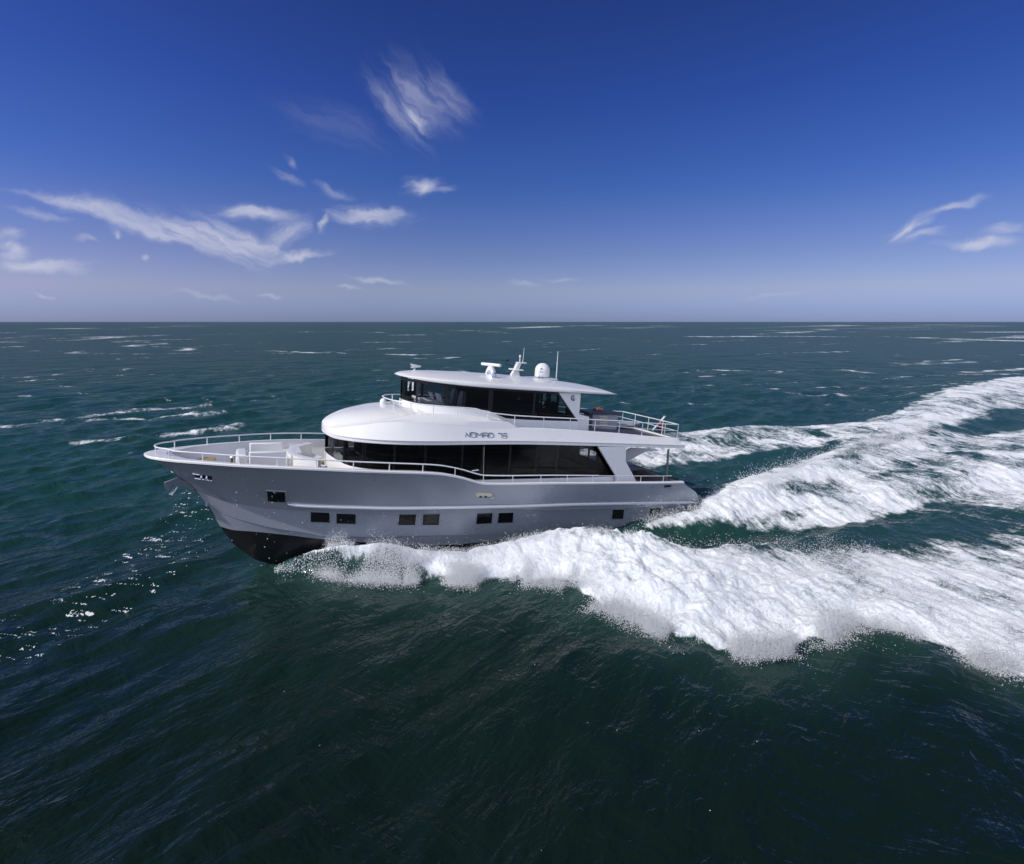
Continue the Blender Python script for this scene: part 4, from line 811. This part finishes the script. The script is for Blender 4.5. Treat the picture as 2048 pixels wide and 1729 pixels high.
# helm: pale console under the windscreen, wheel, tall helm chair
c0 = bp(857, 800, .3)
mb = MB(); mb.box((13.35, .15, 4.75), (.75, 2.1, .5)); mb.box((13.75, .2, 5.02), (.3, 1.5, .12), 0, -.4); mb.build('helm_console', M['inner'], Y_, bevel=.06)
mb = MB(); mb.box((13.05, .55, 5.16), (.05, .65, .34), 0, .35); mb.box((13.1, -.3, 5.14), (.05, .5, .3), 0, .35); mb.build('helm_display', M['lamp'], Y_, bevel=.02)
def helm_chair(x, y, z, name='helm_chair'):
    m_ = MB(); m_.lathe((x, y, z), [(.22, 0), (.22, .03), (.05, .06), (.05, .42)], 14); b_ = m_.build(name, M['black'], Y_)
    MB().box((x, y, z + .47), (.52, .52, .12)).build('seat', M['dark'], b_, bevel=.05)
    mm = MB(); mm.grid([[(x - .24 - .10 * k / 6 + .03 * abs(q), y + q * (.27 - .012 * max(0, k - 3) ** 2.2), z + .5 + .72 * k / 6) for q in (-1, -.6, 0, .6, 1)] for k in range(7)]); mm.grid([[(x - .34 - .10 * k / 6, y + q * (.27 - .012 * max(0, k - 3) ** 2.2), z + .5 + .72 * k / 6) for q in (-1, -.6, 0, .6, 1)] for k in range(7)])
    mm.build('backrest', M['inner'], b_)
helm_chair(12.35, .5, 4.2); helm_chair(12.35, -.5, 4.2)

# ---- hardtop
TN = 14.72
tY = plan(TN, 3.4, 2.1, 2.2, 2.1, 4.9, 1.98); tX = [x for x in plan_xs(TN, 3.4, 5.6, 24, .4)] + [5.4, 5.25, 5.12, 5.04, 5.0]
tB = pch([(14.72, 5.98), (14.5, 5.95), (13.55, 5.85), (11, 5.73), (7.1, 5.62), (5.0, 5.585)])
tC = pch([(14.72, 6.0), (14.65, 6.06), (14.45, 6.11), (13.6, 6.18), (12.3, 6.19), (9.4, 6.13), (7.1, 5.97), (5.8, 5.84), (5.2, 5.72), (5.0, 5.61)])
th = pch([(14.72, .02), (14.5, .07), (13.8, .14), (12, .19), (8, .19), (6.5, .15), (5.5, .10), (5.0, .015)])
mb = MB(); rows = []
for X in tX:
    y = tY(X); e = 1.0
    if X < 5.9: e = (1 - ((5.9 - X) / .9) ** 2.6 * .10)
    y *= e; b, c, t_ = float(tB(X)), float(tC(X)), float(th(X))
    r_ = [(X, max(0, y * q), b + .03) for q in (0, .5, .86)] + [(X, max(0, y - .16), b + .03), (X, max(0, y - .15), b), (X, max(0, y - .03), b), (X, y, b + .03), (X, y - .0, b + t_ * .6), (X, max(0, y - .05), b + t_ * .92), (X, max(0, y - .14), b + t_ * 1.06)]
    ze = b + t_ * 1.06; yi = max(0, y - .14)
    for k in range(1, 9): q = 1 - k / 8; r_.append((X, yi * q, ze + (max(c, ze) - ze) * (1 - q ** 2.2)))
    rows.append(r_)
mb.grid(rows); mb.mirror(); mb.build('hardtop', M['white'], Y_, 40)
def hz(X, y):
    yy = tY(X); b, c, t_ = float(tB(X)), float(tC(X)), float(th(X)); q = min(1, abs(y) / max(.1, yy - .14)); return b + t_ * 1.06 + (max(c, b + t_ * 1.06) - (b + t_ * 1.06)) * (1 - q ** 2.2)
# ---- hardtop equipment
p = (13.85, -.35, hz(13.85, .35) - .03)
sl_ = MB().lathe(p, [(.08, 0), (.05, .05), (.04, .10)], 12).build('searchlight', M['white'], Y_)
MB().add([(p[0] + .16, p[1] + sy * w, p[2] + .20 + sz) for sy, sz in ((-1, -.085), (1, -.085), (1, .085), (-1, .085)) for w in (.14,)] + [(p[0] - .26, p[1] + sy * .07, p[2] + .20 + sz) for sy, sz in ((-1, -.03), (1, -.03), (1, .03), (-1, .03))], [(0, 1, 2, 3), (7, 6, 5, 4), (0, 4, 5, 1), (1, 5, 6, 2), (2, 6, 7, 3), (3, 7, 4, 0)]).build('lamp_body', M['white'], sl_, bevel=.015); MB().box((p[0] + .165, p[1], p[2] + .20), (.02, .22, .12)).build('lens', M['darkgrey'], sl_)
p = (10.55, 0.0, hz(10.55, 0) - .02)
rd = MB().lathe(p, [(.24, 0), (.22, .12), (.17, .26), (.13, .33), (.10, .36)], 20).build('radar_scanner', M['white'], Y_)
MB().box((p[0], p[1], p[2] + .42), (1.0, .17, .13), math.radians(-58)).build('radar_bar', M['white'], rd, bevel=.04)
p = (9.9, 1.0, hz(9.9, 1.0)); p = (Xof(987, 756, lambda X: 1.0), 1.0, 0); p = (p[0], 1.0, hz(p[0], 1.0))
hn = MB().tube([(p[0] + .10, p[1] + .05, p[2] + .13), (p[0] - .45, p[1] - .1, p[2] + .10)], [.06, .045], 10).build('air_horn', M['steel'], Y_)
MB().lathe((p[0] + .08, p[1], p[2] + .12), [(.05, 0), (.07, .06), (.18, .13), (.185, .14), (.06, .09)], 18, (.8, .6, 0)).build('trumpet', M['steel'], hn); MB().tube([(p[0] - .1, p[1], p[2] + .09), (p[0] - .1, p[1], p[2] - .02)], .025, 6).build('bracket', M['steel'], hn)
# mast: raked pylon with spreader
mzb = hz(9.2, 0)
m0 = [bp(1018, 754), bp(1040, 755)]; mtop = [bp(1033, 727), bp(1042, 727)]; mid = [bp(1026, 741), bp(1036, 741)]
mst = MB().slab([(m0[0][0], m0[0][2] - .05), (mid[0][0], mid[0][2]), (mtop[0][0], mtop[0][2]), (mtop[1][0], mtop[1][2]), (mid[1][0], mid[1][2]), (m0[1][0], m0[1][2] - .05)], -.09, .09).build('mast', M['white'], Y_, bevel=.03)
q0, q1 = bp(1023, 738), bp(1041, 741); MB().box(((q0[0] + q1[0]) / 2, 0, (q0[2] + q1[2]) / 2), (.42, .7, .06)).build('spreader', M['white'], mst, bevel=.015)
q0, q1 = bp(1034, 725), bp(1051, 727); MB().box(((q0[0] + q1[0]) / 2, 0, (q0[2] + q1[2]) / 2), (.42, .3, .05)).build('mast_top_plate', M['white'], mst, bevel=.015)
q = bp(1039.5, 725); nl = MB().tube([(q[0], 0, q[2]), (q[0], 0, q[2] + .30)], .022, 8).build('navigation_light', M['white'], mst); MB().lathe((q[0], 0, q[2] + .22), [(.05, 0), (.05, .08), (.02, .10)], 10).build('light_lens', M['lamp'], nl)
q, e = bp(1047.5, 725), bp(1050.5, 696); MB().tube([(q[0], -.1, q[2]), (q[0] - .01, -.1, q[2] + .15), (e[0], -.1, e[2])], [.018, .012, .008], 6).build('aerial', M['paintsteel'], mst)
q0, q1 = bp(1026, 735), bp(1010, 727.5); wv_ = MB().tube([(q0[0], .05, q0[2]), (q1[0], .05, q1[2])], .012, 6).build('wind_vane', M['black'], mst)
mb = MB(); mb.tube([(q1[0], .05, q1[2]), (q1[0], .05, q1[2] + .12)], .014, 6); mb.tube([(q1[0] + .1, .05, q1[2] + .16), (q1[0] - .10, .05, q1[2] + .11)], .014, 6); mb.box((q1[0] - .10, .05, q1[2] + .14), (.08, .01, .09)); mb.build('vane_blade', M['black'], wv_)
# satellite dome
db_ = bp(1083.5, 757, -.35); r = .345
sd_ = MB().lathe((db_[0], -.35, db_[2] - .05), [(.30, 0), (.30, .07), (.335, .09), (.345, .14), (r, .42)] + [(r * math.cos(a), .42 + r * .98 * math.sin(a)) for a in np.linspace(.1, 1.5, 9)], 28).build('satellite_dome', M['white'], Y_)
MB().lathe((db_[0], -.35, db_[2] - .05), [(.351, .085), (.354, .11), (.351, .13)], 28).build('dome_seam', M['cabgrey'], sd_)
for dz, w in ((.50, .08), (.36, .14)): MB().box((db_[0] + .21, -.35 + .285, db_[2] + dz - .05), (w, .006, .022 if dz < .4 else .05), math.radians(-36)).build('maker_mark', M['letter'], sd_)
MB().box((db_[0] + .05, -.35, hz(8, .3)), (1.3, .9, .05)).build('dome_base', M['white'], sd_, bevel=.01)
q, e = bp(1112, 764, -.6), bp(1116, 704, -.6); MB().tube([q, tuple(.5 * (a + b) for a, b in zip(q, e)), e], [.026, .022, .012], 8).build('whip_antenna', M['white'], Y_)
# small camera dome on the brow
q = bp(766, 815, -.1); cd = MB().lathe(q, [(.16, 0), (.16, .03), (.10, .05), (.10, .12)], 14).build('camera_dome', M['white'], Y_); MB().lathe((q[0], q[1], q[2] + .10), [(.13, 0), (.14, .08), (.13, .18), (.08, .25), (.03, .27)], 14).build('camera_head', M['white'], cd)

# ---- lettering on the band and crest on the pilothouse panel
def band_pt(u, v, off):
    f = lambda X: bY(X) - float(ins1(X)) * .55
    X, y, z = on(u, v, f); k = np.clip((z - float(B0(X))) / max(.1, float(B1(X) - B0(X))), 0, 1); y = bY(X) * (1 - k) + y1(X) * k
    X, _, z = bp(u, v, y + off); return (X, y + off, z)
GL = {'N': [[(0, 1), (0, 0), (1, 1), (1, 0)]], 'O': [[(0, 0), (1, 0), (1, 1), (0, 1), (0, 0)]], 'M': [[(0, 1), (0, 0), (.5, .55), (1, 0), (1, 1)]], 'A': [[(0, 1), (0, 0), (1, 0), (1, 1)], [(0, .55), (1, .55)]],
      'D': [[(0, 0), (.75, 0), (1, .25), (1, .75), (.75, 1), (0, 1), (0, 0)]], '7': [[(0, 0), (1, 0), (1, 1)]], '5': [[(1, 0), (0, 0), (0, .5), (1, .5), (1, 1), (0, 1)]]}
lt = None; u0 = 930.5
for ch, w in zip('NOMAD 75', (9, 9, 11, 9, 9, 5, 7, 8)):
    if ch != ' ':
        mb = MB()
        for st in GL[ch]:
            pts = []
            for a, b in zip(st[:-1], st[1:]): pts += [band_pt(u0 + w * (a[0] + (b[0] - a[0]) * k / 2), 865.3 + 9.6 * (a[1] + (b[1] - a[1]) * k / 2) + (u0 - 930) * .028, .018) for k in (0, 1)]
            pts.append(band_pt(u0 + w * st[-1][0], 865.3 + 9.6 * st[-1][1] + (u0 - 930) * .028, .018)); mb.tube(pts, .019, 6)
        mb.build('letter', M['letter'], Y_, 60)
    u0 += w + 2.3
def panel_pt(u, v): return bp(u, v, 1.892)
mb = MB(); cu, cv, ru, rv = 1147, 796.5, 3.9, 4.4
mb.tube([panel_pt(cu + ru * math.cos(a), cv + rv * math.sin(a)) for a in np.linspace(R(-50), R(-310), 20)], [.012 + .030 * math.sin(math.pi * k / 19) for k in range(20)], 6); mb.tube([panel_pt(cu + .6, cv - 2), panel_pt(cu + .6, cv + 1.8), panel_pt(cu + 3.4, cv + 1.8)], .014, 5); mb.build('round_emblem', M['letter'], Y_)

# ---- railings: top rail with its posts as sub-parts
def rail(name, path, posts, m, r=.022, pr=.017, mid=None, sides=(1,)):
    for s in sides:
        fl = lambda p: (p[0], p[1] * s, p[2]); o = MB().tube([fl(p) for p in path], r, 8).build(name, m, Y_)
        if mid: MB().tube([fl(p) for p in mid], .017, 6).build('middle_wire', m, o)
        for b, t in posts: MB().tube([fl(b), fl(t)], pr, 6).build('post', m, o)
RH = .27
def capz(X): return float(sheerZ(X)) + .04
rp = [(X, max(.0, innerY(X) + .06) if X < 22.3 else float(sheerY(X)) * .45, capz(X) + RH) for X in XS if 6.0 < X < 22.95]
tipx = [22.98, 22.9, 22.7]; rp = [(23.0 - .55 * (1 - math.cos(a)), .62 * math.sin(a), capz(22.9) + RH) for a in np.linspace(0, 1.25, 7)] + [(X, max(.66, float(sheerY(X)) - .09), capz(X) + RH) for X in XS if 6.0 < X < 22.4]
posts_u = [339, 406, 479, 555, 632, 707, 779, 846, 909, 966.5, 1025, 1081, 1134, 1185]
def post_at(u):
    X = on(u, 930 if u < 900 else 964, lambda X: max(.66, float(sheerY(X)) - .09))[0]; y = max(.66, float(sheerY(X)) - .09); return ((X, y, capz(X) - .02), (X, y, capz(X) + RH))
pst = [post_at(u) for u in posts_u]
rail('bulwark_rail', rp, pst, M['paintsteel'], .026, .02, None, (1, -1))
MB().tube([(22.98, 0, capz(22.9) - .03), (22.98, 0, capz(22.9) + RH)], .02, 6).build('stem_post', M['paintsteel'], Y_)
ap = [(X, float(sheerY(X)) - .09, capz(X) + RH - .01) for X in (6.7, 4.5, 3.0, 2.15)]; rail('aft_bulwark_rail', ap, [post_at(u) for u in (1235, 1281, 1326)], M['paintsteel'], .015, .017, None, (1, -1))
# upper deck rail
rY = lambda X: y1(X) - .10
def hoop(a): return (12.4 + 2.75 * math.sin(a), 2.02 * math.cos(a) ** .8 if math.cos(a) > 1e-6 else 0.0)
U1 = [(976.5, 825.8), (1030, 831.6), (1088, 835), (1141, 837.3), (1191, 840), (1240, 842.3), (1286, 846), (1331, 848.5), (1357, 849.6)]
up_ = []
for a in np.linspace(math.pi / 2, 0.0, 14): X, y = hoop(a); up_.append((X, y, 5.04 - .11 * (15.1 - X) / 2.7))
fU = lambda X: min(2.02 + (12.4 - X) * .28, rY(X)) if X < 12.4 else 2.02
tail = [on(u, v, fU) for u, v in U1]
path = up_ + [(12.0, 2.02, 4.90)] + tail
posts = []
for k in (3, 6, 9): X, y, z = up_[k]; posts.append(((X, y, z - (.42 if k < 7 else .33)), (X, y, z)))
X914 = on(914, 822, fU); posts.append(((X914[0], X914[1], X914[2] - .26), X914))
for (u, v), p in zip(U1, tail): posts.append(((p[0], p[1], (float(B3(p[0])) if p[0] > 11.2 else float(B1(p[0]))) - .02), p))
midw = [(p[0], p[1], (p[2] + float(B1(p[0]))) / 2 + .02) for p in tail[1:]]
rail('upper_deck_rail', path, posts, M['paintsteel'], .024, .02, midw, (1, -1))
e = tail[-1]; n = 7
rail('stern_rail', [(e[0] - .05 * (1 - abs(2 * k / n - 1)), e[1] * (1 - 2 * k / n), e[2]) for k in range(n + 1)], [((e[0], e[1] * q, float(B1(1.4)) - .02), (e[0], e[1] * q, e[2])) for q in (.5, 0, -.5)], M['paintsteel'], .024, .018, [(e[0], e[1] * (1 - 2 * k / n), (e[2] + float(B1(1.4))) / 2) for k in range(n + 1)])

# ---- upper deck fittings
zd = float(B1(4)) - .10
k0, k1 = bp(1176, 835, -.2), bp(1223, 862, -.2)
cb = MB().box(((k0[0] + k1[0]) / 2, -.2, zd + .36), (abs(k0[0] - k1[0]), .8, .76)).build('deck_cabinet', M['cabgrey'], Y_, bevel=.02)
MB().box(((k0[0] + k1[0]) / 2 + .1, -.35, zd + .80), (abs(k0[0] - k1[0]) + .45, 1.3, .10)).build('cabinet_lid', M['darkgrey'], cb, bevel=.03)
for k in range(5):
    q = bp(1207, 833.5 + 4 * k, .205); MB().box((q[0], .205, q[2]), (.46, .03, .05)).build('vent_slat', M['cream'], cb)
q0 = bp(1305, 861, .2); q1 = bp(1329, 834, .2); fs = MB().tube([q0, q1], .045, 8).build('flagstaff', M['white'], Y_); MB().lathe(q1, [(.05, 0), (.09, .02), (.05, .04)], 10).build('staff_cap', M['white'], fs)
# ---- aft cockpit
q0, q1 = bp(1337, 899, 2.4), bp(1332, 963, 2.4)
MB().tube([q0, q1], .055, 12).build('overhang_post', M['anchor'], Y_); MB().tube([(q0[0], -2.4, q0[2]), (q1[0], -2.4, q1[2])], .055, 12).build('overhang_post', M['galv'], Y_)
mb = MB(); mb.tube([bp(1338, 956, 2.6), bp(1340, 964, 2.6), bp(1352, 964, 2.6), bp(1350, 958, 2.6), bp(1340, 955, 2.6)], .025, 6); mb.build('mooring_cleat', M['black'], Y_)
mb = MB(); mb.box((3.05, -1.2, 1.55), (2.2, 1.9, .5)); mb.build('cockpit_settee', M['cabgrey'], Y_, bevel=.05)

# ---- foredeck furniture, built in
def px_box(name, ul, lr, Y0, depth, m, bev=.03, down=.0, parent=None):
    a, b = bp(*ul, Y0), bp(*lr, Y0); z1, z0 = max(a[2], b[2]), min(a[2], b[2]) - down
    return MB().box(((a[0] + b[0]) / 2, Y0 - depth / 2, (z0 + z1) / 2), (abs(a[0] - b[0]), depth, z1 - z0)).build(name, m, parent or Y_, bevel=bev)
sb = px_box('foredeck_settee', (498, 905), (572, 917), .75, .16, M['inner'], .04, .7)
px_box('backrest', (499, 887), (566, 893), -.95, .16, M['inner'], .04, .9, sb)
a = bp(498, 905, .75)[0]; b = bp(566, 905, .75)[0]
MB().box(((a + b) / 2, -.2, 2.42), (a - b - .1, 1.2, .25)).build('seat_cushion', M['seat'], sb, bevel=.06)
px_box('foredeck_locker', (471, 910), (497, 918), .55, 1.2, M['white'], .10, .6)
st_ = px_box('deck_step', (573, 915), (600, 925), .55, 1.5, M['white'], .02, .4); px_box('tread', (585, 905), (604, 912), .2, 1.3, M['white'], .02, .6, st_)
# curved sun lounge against the house front
mb = MB()
for rr0, rr1, z0, z1 in ((1.5, 1.8, 2.0, 2.92), (.8, 1.5, 2.0, 2.5)):
    A = np.linspace(R(62), R(-62), 17); ring = lambda r, z: [(17.05 + r * math.cos(t) * .95, 0 + r * 1.05 * math.sin(t), z) for t in A]
    mb.grid([ring(rr0, z0), ring(rr0, z1), ring((rr0 + rr1) / 2, z1 + .02), ring(rr1, z1), ring(rr1, z0)])
mb.build('curved_lounge', M['white'], Y_, 50)
MB().plate([(22.35, -.1), (22.35, .1), (21.55, .95), (21.2, .95), (21.2, -.95), (21.55, -.95)], 2.42, 2.56).build('bow_platform', M['teak'], Y_, bevel=.015)
q = (20.9, 1.45, float(deckZ(20.9))); wl = MB().lathe((20.6, -.9, 2.2), [(.14, 0), (.16, .06), (.10, .12), (.10, .3), (.15, .36), (.12, .4)], 14).build('windlass', M['steel'], Y_)

# ---- loose things on board
def flagcloth():
    o = thing('ensign', 'dark red and blue flag hanging furled from the stern staff', 'flag', bp(1318, 850, .2))
    m_ = MB(); rows = []
    for i in range(9):
        z = .28 - .62 * i / 8; rows.append([(-.06 + .30 * k / 10 * (1 - .3 * i / 8) - .1 * i / 8, .05 * math.sin(k * 1.9 + i * .4) * (1 + .2 * i), z - .10 * k / 10) for k in range(11)])
    m_.grid([r_[:6] for r_ in rows]); m_.build('red_field', M['red'], o); MB().grid([r_[5:] for r_ in rows]).build('blue_field', M['blue'], o)
flagcloth()
q = bp(1206.5, 823, -.6)
lb = thing('lifebuoy', 'orange lifebuoy lying on the dark cabinet top of the upper deck', 'lifebuoy', ((k0[0] + k1[0]) / 2 - .1, -.62, zd + .905))
mb = MB(); mb.tube([(.0, .0, 0)] * 0 or [(.20 * math.cos(t), .20 * math.sin(t), .0) for t in np.linspace(0, 2 * math.pi, 25)], .055, 10, False); mb.build('ring', M['orange'], lb)
for t in (.8, 2.4, 3.9, 5.5): MB().tube([(.20 * math.cos(t + d), .20 * math.sin(t + d), .0) for d in (-.12, 0, .12)], .059, 10).build('reflective_band', M['white'], lb)
def lounger(px, y, label):
    q = bp(*px, y); o = thing('sun_lounger', label, 'sun lounger', (q[0], y, float(B1(q[0])) - .10), 'sun loungers on the upper deck')
    MB().box((0, 0, .14), (1.7, .6, .04)).build('frame', M['darkgrey'], o); MB().box((-.15, 0, .19), (1.3, .56, .06)).build('cushion', M['cabgrey'], o, bevel=.02); MB().box((.66, 0, .22), (.40, .56, .06), 0, -.25).build('backrest', M['cabgrey'], o, bevel=.02)
    for a_ in (-.65, .65):
        for b_ in (-.25, .25): MB().tube([(a_, b_, 0), (a_, b_, .14)], .02, 6).build('leg', M['galv'], o)
lounger((1240, 855), -.6, 'low grey sun lounger just behind the grey deck cabinet, nearer the camera'); lounger((1250, 850), -1.5, 'low grey sun lounger by the far rail of the upper deck')
ct = thing('cockpit_table', 'dark rectangular table standing on the shaded aft deck', 'table', (3.25, .55, float(deckZ(3))))
MB().box((0, 0, .80), (1.9, 1.1, .06)).build('table_top', M['darkgrey'], ct, bevel=.015)
for x in (-.5, .5): MB().tube([(x, 0, 0), (x, 0, .78)], .05, 8).build('leg', M['black'], ct)

def person(label, base, top_m, lean=0.0, scale=1.0, hand_fwd=True):
    """seated figure: one skinned body, hair, jacket"""
    o = thing('person', label, 'person', base)
    def skin(name, verts, edges, radii, m, sub=2):
        me = bpy.data.meshes.new(name); me.from_pydata([Vector(v) * scale for v in verts], edges, []); ob = bpy.data.objects.new(name, me); COL.objects.link(ob); ob.parent = o
        s_ = ob.modifiers.new('skin', 'SKIN'); s_.use_smooth_shade = True
        for v, r_ in zip(me.skin_vertices[0].data, radii): v.radius = (r_[0] * scale, r_[1] * scale) if isinstance(r_, tuple) else (r_ * scale, r_ * scale)
        me.skin_vertices[0].data[0].use_root = True; b_ = ob.modifiers.new('sub', 'SUBSURF'); b_.levels = sub; b_.render_levels = sub; me.materials.append(m); return ob
    V = [(0, 0, .48), (0, 0, .68), (.02, 0, .92), (.03, 0, 1.04), (.05, 0, 1.12), (.06, 0, 1.24), (.02, .19, .98), (.10, .24, .74), (.34, .20, .70), (.02, -.19, .98), (.10, -.24, .74), (.34, -.20, .70),
         (.02, .10, .48), (.44, .12, .50), (.44, .12, .10), (.60, .13, .05), (.02, -.10, .48), (.44, -.12, .50), (.44, -.12, .10), (.60, -.13, .05)]
    E = [(0, 1), (1, 2), (2, 3), (3, 4), (4, 5), (2, 6), (6, 7), (7, 8), (2, 9), (9, 10), (10, 11), (0, 12), (12, 13), (13, 14), (14, 15), (0, 16), (16, 17), (17, 18), (18, 19)]
    Rd = [(.15, .12), (.15, .11), (.16, .11), .065, .07, (.085, .10), .07, .05, .04, .07, .05, .04, .09, .075, .05, .045, .09, .075, .05, .045]
    skin('body', V, E, Rd, M['cloth'])
    MB().lathe((.075 * scale, 0, 1.11 * scale), [(.045, 0), (.075, .04), (.09, .11), (.085, .18), (.05, .23), (.01, .245)], 14).build('face', M['skin'], o)
    MB().lathe((.055 * scale, 0, 1.19 * scale), [(.085, 0), (.102, .06), (.095, .13), (.055, .175), (.01, .185)], 14).build('hair', M['hair'], o)
    return o
person('person in dark clothes seated near the aft pilothouse windows', (bp(1096, 822, -.3)[0], -.3, 3.98), M['cloth'])
person('person in dark clothes seated behind the wide middle pilothouse window', (bp(1040, 812, .7)[0], .7, 4.0), M['cloth'])
for nm in ('pilothouse_seat',):
    for (u, y) in ((1096, -.3), (1040, .7)):
        X = bp(u, 815, y)[0]; s_ = MB().box((X - .05, y, 4.0 + .22), (.6, .6, .44)).build(nm, M['dark'], Y_, bevel=.04); MB().box((X - .36, y, 4.0 + .6), (.12, .6, .7)).build('backrest', M['dark'], s_, bevel=.04)
